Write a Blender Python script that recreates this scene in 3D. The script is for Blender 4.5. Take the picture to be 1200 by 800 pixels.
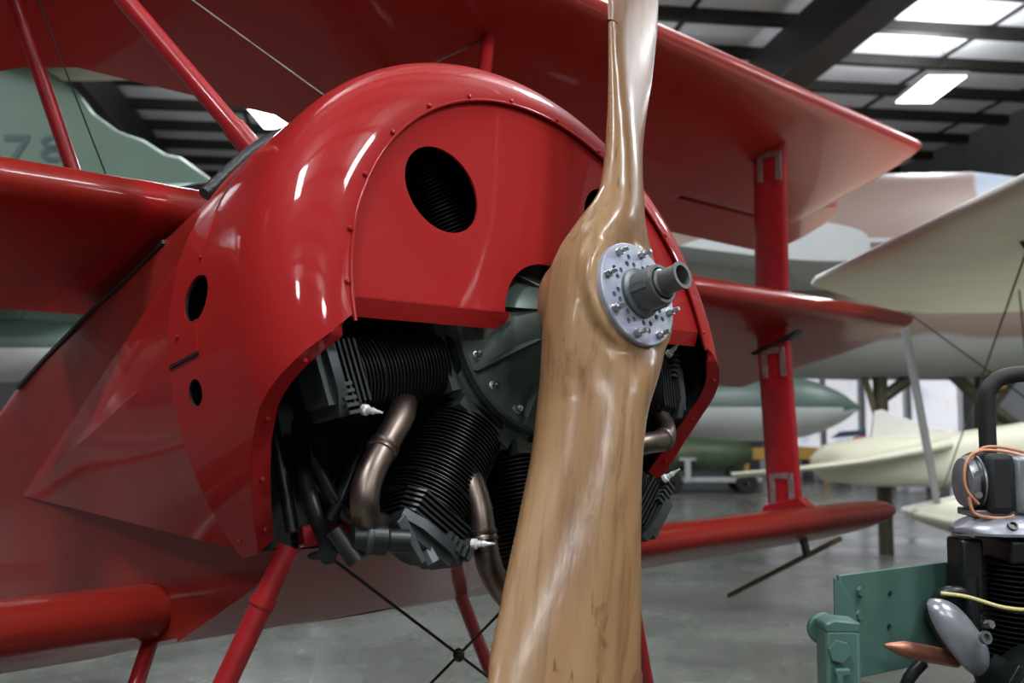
import bpy, bmesh, math, random
from math import sin, cos, pi, radians, atan2, hypot, sqrt
from mathutils import Vector, Matrix, Quaternion
random.seed(7)
for o in list(bpy.data.objects): bpy.data.objects.remove(o)
scene = bpy.context.scene
COL = scene.collection

# ------------------------------------------------------------------ camera
PITCH = 0.238                     # tail-down attitude of the triplane (radians)
HUB_H = 1.76                      # height of the propeller hub above the floor
CAM = Vector((-1.2454, -1.0016, 1.5547))
RIGHT = Vector((0.7215, -0.6924, 0.0)); UP = Vector((-0.0556, -0.0579, 0.9968)); FWD = Vector((0.6902, 0.7192, 0.0803))
cd = bpy.data.cameras.new('camera'); cam = bpy.data.objects.new('camera', cd); COL.objects.link(cam)
cam.matrix_world = Matrix(((RIGHT.x, UP.x, -FWD.x, CAM.x), (RIGHT.y, UP.y, -FWD.y, CAM.y), (RIGHT.z, UP.z, -FWD.z, CAM.z), (0, 0, 0, 1)))
cd.sensor_width = 36.0; cd.lens = 36.0*1156.56/1200.0
cd.clip_start = 0.05; cd.clip_end = 200
cd.dof.use_dof = True; cd.dof.focus_distance = 1.72; cd.dof.aperture_fstop = 4.2
scene.camera = cam

# ------------------------------------------------------------------ world, view
w = bpy.data.worlds.new('hall_air'); scene.world = w; w.use_nodes = True
w.node_tree.nodes['Background'].inputs[0].default_value = (0.62, 0.66, 0.72, 1)
w.node_tree.nodes['Background'].inputs[1].default_value = 0.15
scene.view_settings.view_transform = 'Standard'; scene.view_settings.look = 'None'
scene.view_settings.gamma = 1.0; scene.view_settings.use_curve_mapping = False
scene.view_settings.exposure = -0.30
LAMP_W = 235.0

# ------------------------------------------------------------------ frames of the place
FH = Vector((0.6924, 0.7215, 0.0)); RH = Vector((0.7215, -0.6924, 0.0))
def G(r, f, z):                    # ground grid: r metres right, f metres ahead of the visitor, z above floor
    return Vector((CAM.x, CAM.y, 0)) + RH*r + FH*f + Vector((0, 0, z))
PD = (RH*cos(radians(8)) + FH*sin(radians(8))); QD = (FH*cos(radians(8)) - RH*sin(radians(8)))
def HALL(p, q, z):                 # hangar grid: p along the purlins, q along the rafters
    return Vector((CAM.x, CAM.y, 0)) + PD*p + QD*q + Vector((0, 0, z))

# ------------------------------------------------------------------ materials
M = {}
def nm(name):
    m = bpy.data.materials.new(name); m.use_nodes = True; M[name] = m
    return m, m.node_tree.nodes, m.node_tree.links, m.node_tree.nodes['Principled BSDF']
def mat(name, col, rough=0.5, metal=0.0, coat=0.0, var=0.0, scale=8.0, bump=0.0, bscale=60.0, spec=0.5, rvar=0.0, stretch=(1, 1, 1)):
    m, N, L, b = nm(name)
    b.inputs['Base Color'].default_value = (*col, 1); b.inputs['Roughness'].default_value = rough
    b.inputs['Metallic'].default_value = metal; b.inputs['Coat Weight'].default_value = coat
    b.inputs['Coat Roughness'].default_value = 0.06; b.inputs['Specular IOR Level'].default_value = spec
    tc = N.new('ShaderNodeTexCoord'); mp = N.new('ShaderNodeMapping'); L.new(tc.outputs['Object'], mp.inputs[0])
    mp.inputs['Scale'].default_value = stretch
    if var or rvar:
        n = N.new('ShaderNodeTexNoise'); n.inputs['Scale'].default_value = scale; n.inputs['Detail'].default_value = 6
        L.new(mp.outputs[0], n.inputs['Vector'])
        if var:
            r = N.new('ShaderNodeValToRGB'); r.color_ramp.elements[0].position = .3; r.color_ramp.elements[1].position = .72
            r.color_ramp.elements[0].color = (*[max(0, c*(1-var)) for c in col], 1)
            r.color_ramp.elements[1].color = (*[min(1, c*(1+var)) for c in col], 1)
            L.new(n.outputs['Fac'], r.inputs[0]); L.new(r.outputs[0], b.inputs['Base Color'])
        if rvar:
            mr = N.new('ShaderNodeMapRange'); mr.inputs['To Min'].default_value = max(0.02, rough-rvar); mr.inputs['To Max'].default_value = rough+rvar
            mr.inputs['From Min'].default_value = .3; mr.inputs['From Max'].default_value = .7
            L.new(n.outputs['Fac'], mr.inputs[0]); L.new(mr.outputs[0], b.inputs['Roughness'])
    if bump:
        n2 = N.new('ShaderNodeTexNoise'); n2.inputs['Scale'].default_value = bscale; n2.inputs['Detail'].default_value = 3
        L.new(mp.outputs[0], n2.inputs['Vector'])
        bp = N.new('ShaderNodeBump'); bp.inputs['Strength'].default_value = bump; bp.inputs['Distance'].default_value = 0.01
        L.new(n2.outputs['Fac'], bp.inputs['Height']); L.new(bp.outputs[0], b.inputs['Normal'])
        if coat: L.new(bp.outputs[0], b.inputs['Coat Normal'])
    return m
RED = (0.335, 0.015, 0.015)
mat('red_paint', RED, .5, coat=.42, spec=.04, var=.06, scale=3, bump=.015, bscale=5, rvar=.05)
mat('red_fabric', (.265, .018, .012), .36, coat=.22, spec=.15, var=.08, scale=4, bump=.03, bscale=9)
mat('red_tube', (.36, .014, .018), .3, coat=.5, var=.15, scale=25)
mat('dark_inside', (.010, .011, .011), .6)
mat('engine_black', (.009, .0105, .0105), .38, var=.3, scale=30)
mat('crankcase_grey', (.062, .078, .064), .45, var=.35, scale=14, metal=.3)
mat('engine_grey', (.16, .17, .18), .38, metal=.6, var=.25, scale=20)
mat('bolt_steel', (.55, .56, .57), .3, metal=1.0, var=.2, scale=60)
mat('plate_paint', (.40, .42, .51), .38, metal=.3, var=.12, scale=60, rvar=.08)
mat('hub_steel', (.13, .14, .135), .42, metal=.5, var=.2, scale=40)
mat('exhaust_steel', (.20, .155, .13), .40, metal=1.0, var=.35, scale=12, rvar=.08)
mat('ceramic', (.85, .84, .80), .2, coat=.5)
mat('wire_dark', (.03, .03, .028), .45, metal=.5)
mat('fitting_grey', (.30, .27, .25), .45, metal=.4, var=.3, scale=40)
mat('fitting_dark', (.030, .035, .030), .4, metal=.3, var=.3, scale=30)
mat('black_rubber', (.012, .012, .013), .65)
mat('black_leather', (.02, .022, .024), .45, bump=.3, bscale=80)

# carved propeller wood: long laminations along the blade, pores and knots
m, N, L, b = nm('propeller_wood')
tc = N.new('ShaderNodeTexCoord'); mp = N.new('ShaderNodeMapping'); L.new(tc.outputs['Object'], mp.inputs[0])
mp.inputs['Rotation'].default_value = (0, -radians(21.5), 0)
def noise(scale, detail, stretch, rough=.55, dist=0.0):
    s = N.new('ShaderNodeMapping'); s.inputs['Scale'].default_value = stretch; L.new(mp.outputs[0], s.inputs[0])
    n = N.new('ShaderNodeTexNoise'); n.inputs['Scale'].default_value = scale; n.inputs['Detail'].default_value = detail
    n.inputs['Roughness'].default_value = rough; n.inputs['Distortion'].default_value = dist; L.new(s.outputs[0], n.inputs['Vector']); return n
def ramp(src, stops):
    r = N.new('ShaderNodeValToRGB'); e = r.color_ramp.elements
    e[0].position, e[0].color = stops[0][0], (*stops[0][1], 1); e[1].position, e[1].color = stops[-1][0], (*stops[-1][1], 1)
    for p_, c_ in stops[1:-1]:
        x = e.new(p_); x.color = (*c_, 1)
    L.new(src, r.inputs[0]); return r
def mixc(mode, a, b_, fac):
    x = N.new('ShaderNodeMix'); x.data_type = 'RGBA'; x.blend_type = mode
    if isinstance(fac, float): x.inputs[0].default_value = fac
    else: L.new(fac, x.inputs[0])
    L.new(a, x.inputs[6])
    if isinstance(b_, tuple): x.inputs[7].default_value = (*b_, 1)
    else: L.new(b_, x.inputs[7])
    return x.outputs[2]
broad = noise(9, 3, (1, 1, .12), .5, .6)
base = ramp(broad.outputs['Fac'], [(.28, (.18, .085, .036)), (.5, (.285, .155, .072)), (.72, (.365, .225, .112))])
grain = noise(60, 8, (1, 1, .035), .65, .4)
gr = ramp(grain.outputs['Fac'], [(.32, (.50, .44, .38)), (.5, (1, 1, 1)), (.7, (1.0, .98, .94))])
c1 = mixc('MULTIPLY', base.outputs[0], gr.outputs[0], .75)
fleck = noise(95, 4, (1, 1, .16), .6, .8)
fl = ramp(fleck.outputs['Fac'], [(.30, (.35, .25, .18)), (.36, (1, 1, 1)), (.9, (1, 1, 1))])
c2 = mixc('MULTIPLY', c1, fl.outputs[0], .7)
knot = noise(11, 3, (1, 1, .45), .6, 1.5)
kn = ramp(knot.outputs['Fac'], [(.24, (.30, .20, .14)), (.31, (1, 1, 1)), (.9, (1, 1, 1))])
c3 = mixc('MULTIPLY', c2, kn.outputs[0], .75)
L.new(c3, b.inputs['Base Color']); b.inputs['Roughness'].default_value = .34
b.inputs['Coat Weight'].default_value = .38; b.inputs['Coat Roughness'].default_value = .2; b.inputs['Specular IOR Level'].default_value = .15
bp = N.new('ShaderNodeBump'); bp.inputs['Strength'].default_value = .12; bp.inputs['Distance'].default_value = .004
L.new(grain.outputs['Fac'], bp.inputs['Height']); L.new(bp.outputs[0], b.inputs['Normal'])
bp2 = N.new('ShaderNodeBump'); bp2.inputs['Strength'].default_value = .10; bp2.inputs['Distance'].default_value = .004
rip = noise(70, 3, (1, 1, .5)); L.new(rip.outputs['Fac'], bp2.inputs['Height']); L.new(bp2.outputs[0], b.inputs['Coat Normal'])
mat('wood_edge', (.20, .085, .045), .38, coat=.6, var=.3, scale=20, stretch=(1, 1, .1))

# ------------------------------------------------------------------ mesh builder
class MB:
    def __init__(s): s.v = []; s.f = []; s.mi = []
    def add(s, vs, fs, mi=0):
        k = len(s.v); s.v += [tuple(x) for x in vs]; s.f += [tuple(i+k for i in f) for f in fs]; s.mi += [mi]*len(fs); return s
    def box(s, c, d, R=None, mi=0):
        c = Vector(c); h = Vector(d)*.5; vs = []
        for z in (-1, 1):
            for x, y in ((-1, -1), (1, -1), (1, 1), (-1, 1)):
                p = Vector((x*h.x, y*h.y, z*h.z)); vs.append(c + (R @ p if R else p))
        return s.add(vs, [(3, 2, 1, 0), (4, 5, 6, 7), (0, 1, 5, 4), (1, 2, 6, 5), (2, 3, 7, 6), (3, 0, 4, 7)], mi)
    def rings(s, rings, cap=True, mi=0, closed=True, loop=False):
        n = len(rings[0]); vs = [p for r in rings for p in r]; fs = []
        m_ = len(rings)
        for i in range(m_ if loop else m_-1):
            a, b_ = i*n, ((i+1) % m_)*n
            for j in range(n if closed else n-1):
                k = (j+1) % n; fs.append((a+j, a+k, b_+k, b_+j))
        if cap and closed and not loop: fs += [tuple(range(n-1, -1, -1)), tuple((m_-1)*n+j for j in range(n))]
        return s.add(vs, fs, mi)
    def tube(s, path, r, n=10, cap=True, mi=0, smooth=0):
        P = [Vector(p) for p in path]
        rr = list(r) if isinstance(r, (list, tuple)) else [r]*len(P)
        if smooth:
            Q = []; q_ = []
            for i in range(len(P)-1):
                p0, p1, p2, p3 = P[max(i-1, 0)], P[i], P[i+1], P[min(i+2, len(P)-1)]
                for k in range(smooth):
                    t = k/smooth
                    Q.append(.5*((2*p1)+(p2-p0)*t+(2*p0-5*p1+4*p2-p3)*t*t+(3*p1-p0-3*p2+p3)*t**3)); q_.append(rr[i]*(1-t)+rr[i+1]*t)
            Q.append(P[-1]); q_.append(rr[-1]); P, rr = Q, q_
        T = [(P[min(i+1, len(P)-1)]-P[max(i-1, 0)]).normalized() for i in range(len(P))]
        a = T[0].orthogonal().normalized(); R = []
        for i, p in enumerate(P):
            if i: a = (T[i-1].rotation_difference(T[i]) @ a)
            a = (a - T[i]*a.dot(T[i])).normalized(); b_ = T[i].cross(a)
            R.append([p + (a*cos(2*pi*j/n) + b_*sin(2*pi*j/n))*rr[i] for j in range(n)])
        return s.rings(R, cap, mi)
    def lathe(s, prof, n=32, o=(0, 0, 0), ax=(0, 0, 1), cap=True, mi=0, loop=False):
        o = Vector(o); ax = Vector(ax).normalized(); a = ax.orthogonal().normalized(); b_ = ax.cross(a)
        return s.rings([[o + ax*h + (a*cos(2*pi*j/n)+b_*sin(2*pi*j/n))*r for j in range(n)] for r, h in prof], cap, mi, True, loop)
    def prism(s, poly, o, u, v, depth, mi=0):
        o = Vector(o); u = Vector(u); v = Vector(v); d = Vector(depth)
        A = [o+u*x+v*y for x, y in poly]; return s.rings([A, [p+d for p in A]], True, mi)
    def sphere(s, c, r, n=12, m_=7, sc=(1, 1, 1), mi=0):
        c = Vector(c); R = []
        for i in range(m_+1):
            t = pi*(.03+.94*i/m_); R.append([c+Vector((sc[0]*r*sin(t)*cos(2*pi*j/n), sc[1]*r*sin(t)*sin(2*pi*j/n), sc[2]*-r*cos(t))) for j in range(n)])
        return s.rings(R, True, mi)
    def hexa(s, c, ax, r, h, mi=0): return s.lathe([(r, 0), (r, h)], 6, c, ax, mi=mi)
    def mesh(s, name):
        me = bpy.data.meshes.new(name); me.from_pydata(s.v, [], s.f); me.polygons.foreach_set('material_index', s.mi); me.update()
        bm = bmesh.new(); bm.from_mesh(me); bmesh.ops.recalc_face_normals(bm, faces=bm.faces); bm.to_mesh(me); bm.free(); return me
def shade(me, ang=35):
    me.polygons.foreach_set('use_smooth', [True]*len(me.polygons)); me.set_sharp_from_angle(angle=radians(ang)); me.update()
def link(name, me, mats, parent=None, ang=35, bevel=0, loc=None):
    o = bpy.data.objects.new(name, me); COL.objects.link(o)
    for x in ([mats] if isinstance(mats, str) else mats): me.materials.append(M[x])
    if ang: shade(me, ang)
    if bevel:
        bv = o.modifiers.new('bevel', 'BEVEL'); bv.width = bevel; bv.segments = 2; bv.limit_method = 'ANGLE'; bv.angle_limit = radians(40)
        bv.harden_normals = False
    if parent: o.parent = parent
    if loc is not None: o.location = loc
    return o
def bake(o):
    dg = bpy.context.evaluated_depsgraph_get(); me = bpy.data.meshes.new_from_object(o.evaluated_get(dg)); old = o.data
    o.modifiers.clear(); o.data = me; bpy.data.meshes.remove(old)
def cut(o, cutters):
    for c in cutters:
        md = o.modifiers.new('cut', 'BOOLEAN'); md.operation = 'DIFFERENCE'; md.object = c; md.solver = 'EXACT'
    bake(o)
    for c in cutters:
        me = c.data; bpy.data.objects.remove(c); bpy.data.meshes.remove(me)
def tag(o, label, cat, group=None):
    o['label'] = label; o['category'] = cat
    if group: o['group'] = group
    return o
def struct(o): o['kind'] = 'structure'; return o
def empty(name, loc, rot=(0, 0, 0)):
    o = bpy.data.objects.new(name, None); COL.objects.link(o); o.location = loc; o.rotation_euler = rot; o.empty_display_size = .1; return o
def dup(o, parent=None):
    c = o.copy(); COL.objects.link(c); c.parent = parent
    for ch in list(o.children): dup(ch, c)
    return c
def catmull(pts, k=6):
    P = [Vector(p) for p in pts]; out = []
    for i in range(len(P)-1):
        p0, p1, p2, p3 = P[max(i-1, 0)], P[i], P[i+1], P[min(i+2, len(P)-1)]
        for j in range(k):
            t = j/k; out.append(.5*((2*p1)+(p2-p0)*t+(2*p0-5*p1+4*p2-p3)*t*t+(3*p1-p0-3*p2+p3)*t**3))
    return out+[P[-1]]
def interp(x, xs, ys):
    if x <= xs[0]: return ys[0]
    for i in range(len(xs)-1):
        if x <= xs[i+1]:
            t = (x-xs[i])/(xs[i+1]-xs[i]); return ys[i]+(ys[i+1]-ys[i])*t
    return ys[-1]

# ------------------------------------------------------------------ the hall
mat('concrete', (.145, .148, .132), .24, var=.22, scale=.9, rvar=.10, bump=.02, bscale=3)
m = M['concrete']; N = m.node_tree.nodes; L = m.node_tree.links; b = N['Principled BSDF']
src = b.inputs['Base Color'].links[0].from_socket
tc = N.new('ShaderNodeTexCoord'); nz = N.new('ShaderNodeTexNoise'); nz.inputs['Scale'].default_value = 7; nz.inputs['Detail'].default_value = 8
L.new(tc.outputs['Object'], nz.inputs['Vector'])
c_ = mixc('MULTIPLY', src, ramp(nz.outputs['Fac'], [(.3, (.72, .72, .70)), (.7, (1.15, 1.15, 1.13))]).outputs[0], .6)
L.new(c_, b.inputs['Base Color'])
mat('insulation', (.80, .80, .82), .55, var=.08, scale=1.5, bump=.25, bscale=2.2)
mat('steel_brown', (.018, .0145, .012), .55, var=.2, scale=3)
mat('steel_flange', (.03, .027, .026), .5, var=.2, scale=3)
mat('wall_sheet', (.24, .245, .255), .5, var=.06, scale=1)
mat('orange_steel', (.55, .21, .05), .45, var=.1)
mat('joint_dark', (.10, .10, .095), .6)
rotH = atan2(PD.y, PD.x)
def hbox(p0, p1, q0, q1, z0, z1, mb=None):
    mb = mb or MB(); vs = [HALL(p, q, z) for z in (z0, z1) for p, q in ((p0, q0), (p1, q0), (p1, q1), (p0, q1))]
    return mb.add(vs, [(3, 2, 1, 0), (4, 5, 6, 7), (0, 1, 5, 4), (1, 2, 6, 5), (2, 3, 7, 6), (3, 0, 4, 7)])
PL, PR, Q0, Q1, ZC = -20.0, 12.2, -11.0, 31.0, 7.5
fl_o = struct(link('floor', hbox(PL, PR, Q0, Q1, -.2, 0).mesh('floor'), 'concrete', ang=0))
for q in (-9, -3, 3, 9, 15, 21, 27):
    link('floor_joint', hbox(PL, PR, q-.006, q+.006, -.001, .0008).mesh('floor_joint'), 'joint_dark', fl_o, 0)
for p in (-18, -12, -6, -.35, 6.2):
    link('floor_joint', hbox(p-.006, p+.006, Q0, Q1, -.001, .0009).mesh('floor_joint'), 'joint_dark', fl_o, 0)
ce = struct(link('ceiling', hbox(PL, PR, Q0, Q1, ZC, ZC+.15).mesh('ceiling'), 'insulation', ang=0))
for i in range(32):
    q = Q0+.62+i*1.32
    link('purlin', hbox(PL, PR, q-.08, q+.08, ZC-.17, ZC-.002).mesh('purlin'), 'steel_brown', ce, 0)
for i in range(14):
    p = PL+1.1+i*2.34
    link('insulation_seam', hbox(p-.035, p+.035, Q0, Q1, ZC-.03, ZC).mesh('insulation_seam'), 'steel_brown', ce, 0)
for p in (-15.3, -4.6, 6.1):
    rf = link('rafter', hbox(p-.17, p+.17, Q0, Q1, ZC-.92, ZC-.172).mesh('rafter'), 'steel_brown', ce, 0)
    link('rafter_flange', hbox(p-.28, p+.28, Q0, Q1, ZC-.96, ZC-.92).mesh('rafter_flange'), 'steel_flange', rf, 0)
for nm_, a in (('wall_far', (PL, PR, Q1, Q1+.2)), ('wall_back', (PL, PR, Q0-.2, Q0)), ('wall_left', (PL-.2, PL, Q0, Q1)), ('wall_right', (PR, PR+.2, Q0, Q1))):
    wo = struct(link(nm_, hbox(*a, 0, ZC).mesh(nm_), 'wall_sheet', ang=0))
    if nm_ == 'wall_right':
        for i in range(24):
            q = 2+i*1.2; link('wall_rib', hbox(PR-.03, PR, q-.04, q+.04, 0, ZC).mesh('wall_rib'), 'wall_sheet', wo, 0)
        link('girt', hbox(PR-.15, PR, Q0, Q1, 6.05, 6.2).mesh('girt'), 'steel_brown', wo, 0)
    if nm_ == 'wall_far':
        for i in range(30):
            p = PL+.6+i*1.2; link('wall_rib', hbox(p-.04, p+.04, Q1-.03, Q1, 0, ZC).mesh('wall_rib'), 'wall_sheet', wo, 0)
cb = link('crane_beam', hbox(7.0, PR-.01, 15.6, 15.85, 5.42, 5.6).mesh('crane_beam'), 'orange_steel', ang=0, bevel=.01); struct(cb); cb.name = 'trim_1'

# lamps: flat high-bay panels hung under the purlins
me_, N_, L_, b_ = nm('lamp_glow'); b_.inputs['Base Color'].default_value = (.9, .93, 1, 1); b_.inputs['Emission Color'].default_value = (.86, .93, 1, 1)
b_.inputs['Emission Strength'].default_value = 9.0
mat('lamp_case', (.6, .6, .6), .4)
lamp_cols = [(8.22, 13.44), (3.27, 16.2), (-1.68, 16.2), (-6.6, 13.44), (-11.6, 16.2)]
def lamp(p, q):
    zc = 6.5; root = empty('ceiling_lamp', HALL(p, q, zc), (0, 0, rotH+radians(82)))
    lab = {(8.22, 13.44): 'white panel lamp hung above the tan military jet', (-1.68, 16.2): 'white panel lamp hung high beyond the green jet fin'}.get((p, q))
    if lab: tag(root, lab, 'lamp')
    else: tag(root, 'white rectangular panel lamp hung under the hangar purlins', 'lamp', 'panel lamps under the hangar roof')
    k = MB().box((0, 0, .04), (1.25, .62, .06)); link('housing', k.mesh('housing'), 'lamp_case', root, 0, .008)
    d = MB().box((0, 0, .003), (1.18, .55, .012)); link('diffuser', d.mesh('diffuser'), 'lamp_glow', root, 0)
    for sx in (-.5, .5): link('suspension_wire', MB().tube([(sx, 0, .07), (sx, 0, .96)], .004, 5).mesh('suspension_wire'), 'wire_dark', root)
    ld = bpy.data.lights.new('lamp_light', 'AREA'); ld.shape = 'RECTANGLE'; ld.size = 1.18; ld.size_y = .55; ld.energy = LAMP_W; ld.color = (.90, .95, 1.0)
    lo = bpy.data.objects.new('lamp_light', ld); COL.objects.link(lo); lo.parent = root; lo.location = (0, 0, -.012)
    lu = bpy.data.lights.new('ceiling_fill_light', 'AREA'); lu.shape = 'RECTANGLE'; lu.size = 1.1; lu.size_y = .5; lu.energy = LAMP_W*.45; lu.color = (.92, .96, 1.0)  # fill light added above the housing to brighten the ceiling panels
    uo = bpy.data.objects.new('ceiling_fill_light', lu); COL.objects.link(uo); uo.parent = root; uo.location = (0, 0, .075); uo.rotation_euler = (pi, 0, 0)
for p, q0 in lamp_cols:
    for k in range(5):
        if (p, k) == (8.22, 2): lamp(10.4, 4.4)  # unseen lamp added off the row to brighten the right lower wing
        pos = HALL(p, q0-5.5*k, 0)
        if pos.y > -8.6 and (p, k) not in ((3.27, 1), (8.22, 2), (-6.6, 3), (-6.6, 4)) and q0-5.5*k > Q0+1 and (p > -10 or k < 2): lamp(p, q0-5.5*k)

# ------------------------------------------------------------------ the red triplane (aircraft frame: x lateral, y aft, z up, origin at hub plate)
AROT = Matrix.Rotation(-PITCH, 3, 'X'); HUB = Vector((0, 0, HUB_H))
BASE = Vector((0, .57, 0))
tri = empty('triplane', BASE, (-PITCH, 0, 0)); OFF = AROT.transposed() @ (HUB-BASE)
tag(tri, 'glossy red three-winged propeller aircraft with carved wooden propeller', 'aircraft')
def part(name, mb, mats, ang=35, bevel=0): return link(name, mb.mesh(name) if isinstance(mb, MB) else mb, mats, tri, ang, bevel, OFF)
def sub(parent, name, mb, mats, ang=35, bevel=0): return link(name, mb.mesh(name) if isinstance(mb, MB) else mb, mats, parent, ang, bevel)
def pol(r, deg, y): return Vector((r*sin(radians(deg)), y, r*cos(radians(deg))))

# cowling: spun lip that turns into a drum, cut back below the shaft line
CY0, CA, CR, CRI, CY1 = .184, .12, .55, .43, .525
def lip(y):
    if y >= CY0+CA: return CR
    t = (CY0+CA-y)/CA; return CRI+(CR-CRI)*sqrt(max(0, 1-t*t))
def front(a): return interp(abs(a), [0, 92, 95, 98, 103, 108, 113, 118, 124], [CY0, CY0, .192, .225, .295, .345, .385, .425, .475])
def cowl_edge(a): return pol(lip(front(a)), a, front(a))
NA = 150; rings = []
for i in range(NA+1):
    a = -124+248*i/NA; y0 = front(a); row = []
    for j in range(25):
        if y0 < CY0+CA:
            if j <= 16:
                t0 = math.acos(min(1, max(0, (CY0+CA-y0)/CA))); th = t0+(pi/2-t0)*j/16; y = CY0+CA-CA*cos(th)
            else: y = CY0+CA+(CY1-CY0-CA)*(j-16)/8
        else: y = y0+(CY1-y0)*j/24
        row.append(pol(lip(y), a, y))
    rings.append(row)
cw = part('cowling', MB().rings(rings, closed=False), ['red_paint', 'dark_inside'], 50)
sd = cw.modifiers.new('s', 'SOLIDIFY'); sd.thickness = .004; sd.offset = -1; sd.material_offset = 1
bake(cw)
bmx = bmesh.new(); bmx.from_mesh(cw.data)
# outward check: keep red outside
fo = max(bmx.faces, key=lambda f: f.calc_center_median().z)
if fo.material_index == 1:
    for f in bmx.faces: f.material_index = 1-f.material_index
bmx.to_mesh(cw.data); bmx.free()
def cyl_cut(o, ax, r, h, sc=1.0, n=40):
    c = link('cutter', MB().lathe([(r, -h), (r, h)], n, o, ax).mesh('cutter'), 'dark_inside', tri, 0, 0, OFF); return c
cutters = [cyl_cut((-.545, .432, .09), (-1, 0, .16), .038, .06), cyl_cut((-.548, .453, -.057), (-1, 0, -.1), .021, .06)]
bpy.context.view_layer.update(); cut(cw, cutters); shade(cw.data, 40)
# flange along the cut-back edge, seam bead, screws
fr = []
for i in range(61):
    for s in (0,): a = -124+31.5*i/60; e = cowl_edge(a); fr.append((a, e))
def flange(sg):
    R = []
    for a, e in fr:
        a_ = a if sg < 0 else -a; y = front(a); r = lip(y)
        w_ = interp(abs(a), [92.5, 96, 124], [.002, .036, .040])
        R.append([pol(r-.0005, a_, y-.0015), pol(r-w_, a_, y+.004), pol(r-w_, a_, y+.007), pol(r-.0005, a_, y+.003)])
    return MB().rings(R, True)
for sg in (-1, 1): sub(cw, 'edge_flange', flange(sg), 'red_paint', 30)
bead = [[pol(CRI+.003*cos(t), -92.5+185*i/90, CY0-.001+.003*sin(t)) for t in [2*pi*k/8 for k in range(8)]] for i in range(91)]
sub(cw, 'seam_bead', MB().rings(bead), 'red_paint', 60)
screw_me = MB().lathe([(.0042, 0), (.0042, .002), (.003, .0036), (.0006, .004)], 10, (0, 0, 0), (0, -1, 0)).mesh('screw')
def screw(parent, p, axis, mats='red_paint', s=1.0):
    global screw_me
    o = bpy.data.objects.new('screw', screw_me); COL.objects.link(o); o.parent = parent; o.location = p; o.scale = (s, s, s)
    if not screw_me.materials: screw_me.materials.append(M[mats]); shade(screw_me, 50)
    o.rotation_mode = 'QUATERNION'; o.rotation_quaternion = Vector((0, -1, 0)).rotation_difference(Vector(axis)); return o
for a in (-84.7, -73.2, -59.5, -45.2, -30.5, -16.4, -2.2, 13.5, 29, 44.5, 59, 72, 87.5): screw(cw, pol(CRI+.007, a, CY0-.001), (0, -1, 0))
for a in (-98, -104.5, -113, -121, 98, 104.5, 113, 121): screw(cw, pol(lip(front(a))-.020, a, front(a)-.001), (0, -1, 0))
# side access flap with slot
flap = []
for i in range(13):
    a = -64-26*i/12; flap.append([pol(CR+.0028, a, .424), pol(CR+.0028, a, .523), pol(CR+.0002, a, .523), pol(CR+.0002, a, .424)])
fp = sub(cw, 'access_flap', MB().rings(flap), 'red_paint', 30)
ct = link('cutter', MB().lathe([(.038, -.06), (.038, .06)], 40, (-.545, .432, .09), (-1, 0, .16)).mesh('cutter'), 'dark_inside', cw, 0)
bpy.context.view_layer.update(); cut(fp, [ct]); shade(fp.data, 30)
slot = [[pol(CR+.0012, a, .437), pol(CR+.0012, a, .4425), pol(CR-.002, a, .4425), pol(CR-.002, a, .437)] for a in [-50-19*i/16 for i in range(17)]]
sub(cw, 'flap_slot', MB().rings(slot), 'dark_inside', 0)
slot2 = [[pol(CR+.0032, a, .425+(.097)*i/10), pol(CR+.0032, a+.5, .425+.097*i/10), pol(CR+.0002, a+.5, .425+.097*i/10), pol(CR+.0002, a, .425+.097*i/10)] for i, a in enumerate([-90.3+.03*k for k in range(11)])]
sub(cw, 'flap_slot', MB().rings(slot2), 'dark_inside', 0)
for a, y in ((-73.3, .431), (-85.5, .488)): screw(cw, pol(CR+.003, a, y), pol(1, a, 0))
for a, y in ((-121, .50),): screw(cw, pol(CR, a, y), pol(1, a, 0))

# face plate with two cooling holes and an arch for the crankcase nose
pts = []
za = math.asin(.02/CRI)
for i in range(73):
    t = pi-za-(pi-2*za)*i/72; pts.append((CRI*cos(t), CRI*sin(t)))
ar = .12; ta = math.asin(.02/ar)
for i in range(33):
    t = ta+(pi-2*ta)*i/32; pts.append((ar*cos(t), ar*sin(t)))
bm = bmesh.new(); vs = [bm.verts.new((x, CY0+.006, z)) for x, z in pts]; f = bm.faces.new(vs)
r_ = bmesh.ops.extrude_face_region(bm, geom=[f]); bmesh.ops.translate(bm, vec=(0, .004, 0), verts=[v for v in r_['geom'] if isinstance(v, bmesh.types.BMVert)])
bmesh.ops.recalc_face_normals(bm, faces=bm.faces); me = bpy.data.meshes.new('face_plate'); bm.to_mesh(me); bm.free()
fpl = part('face_plate', me, 'red_paint', 0)
bpy.context.view_layer.update()
cut(fpl, [cyl_cut((s*.215, CY0, .228), (0, 1, 0), .077, .05, n=56) for s in (-1, 1)]); shade(fpl.data, 30)
for s in (-1, 1):
    R = []
    for x in (.428, .3, .2, .13, .108):
        k = 1 if x > .11 else .6
        R.append([Vector((s*x, CY0+.0055, .0225)), Vector((s*x, CY0+.010, .014)), Vector((s*x, CY0+.022, .02-.024*k)), Vector((s*x, CY0+.025, .02-.022*k)), Vector((s*x, CY0+.012, .021))])
    sub(fpl, 'bottom_lip', MB().rings(R), 'red_paint', 40)

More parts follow.
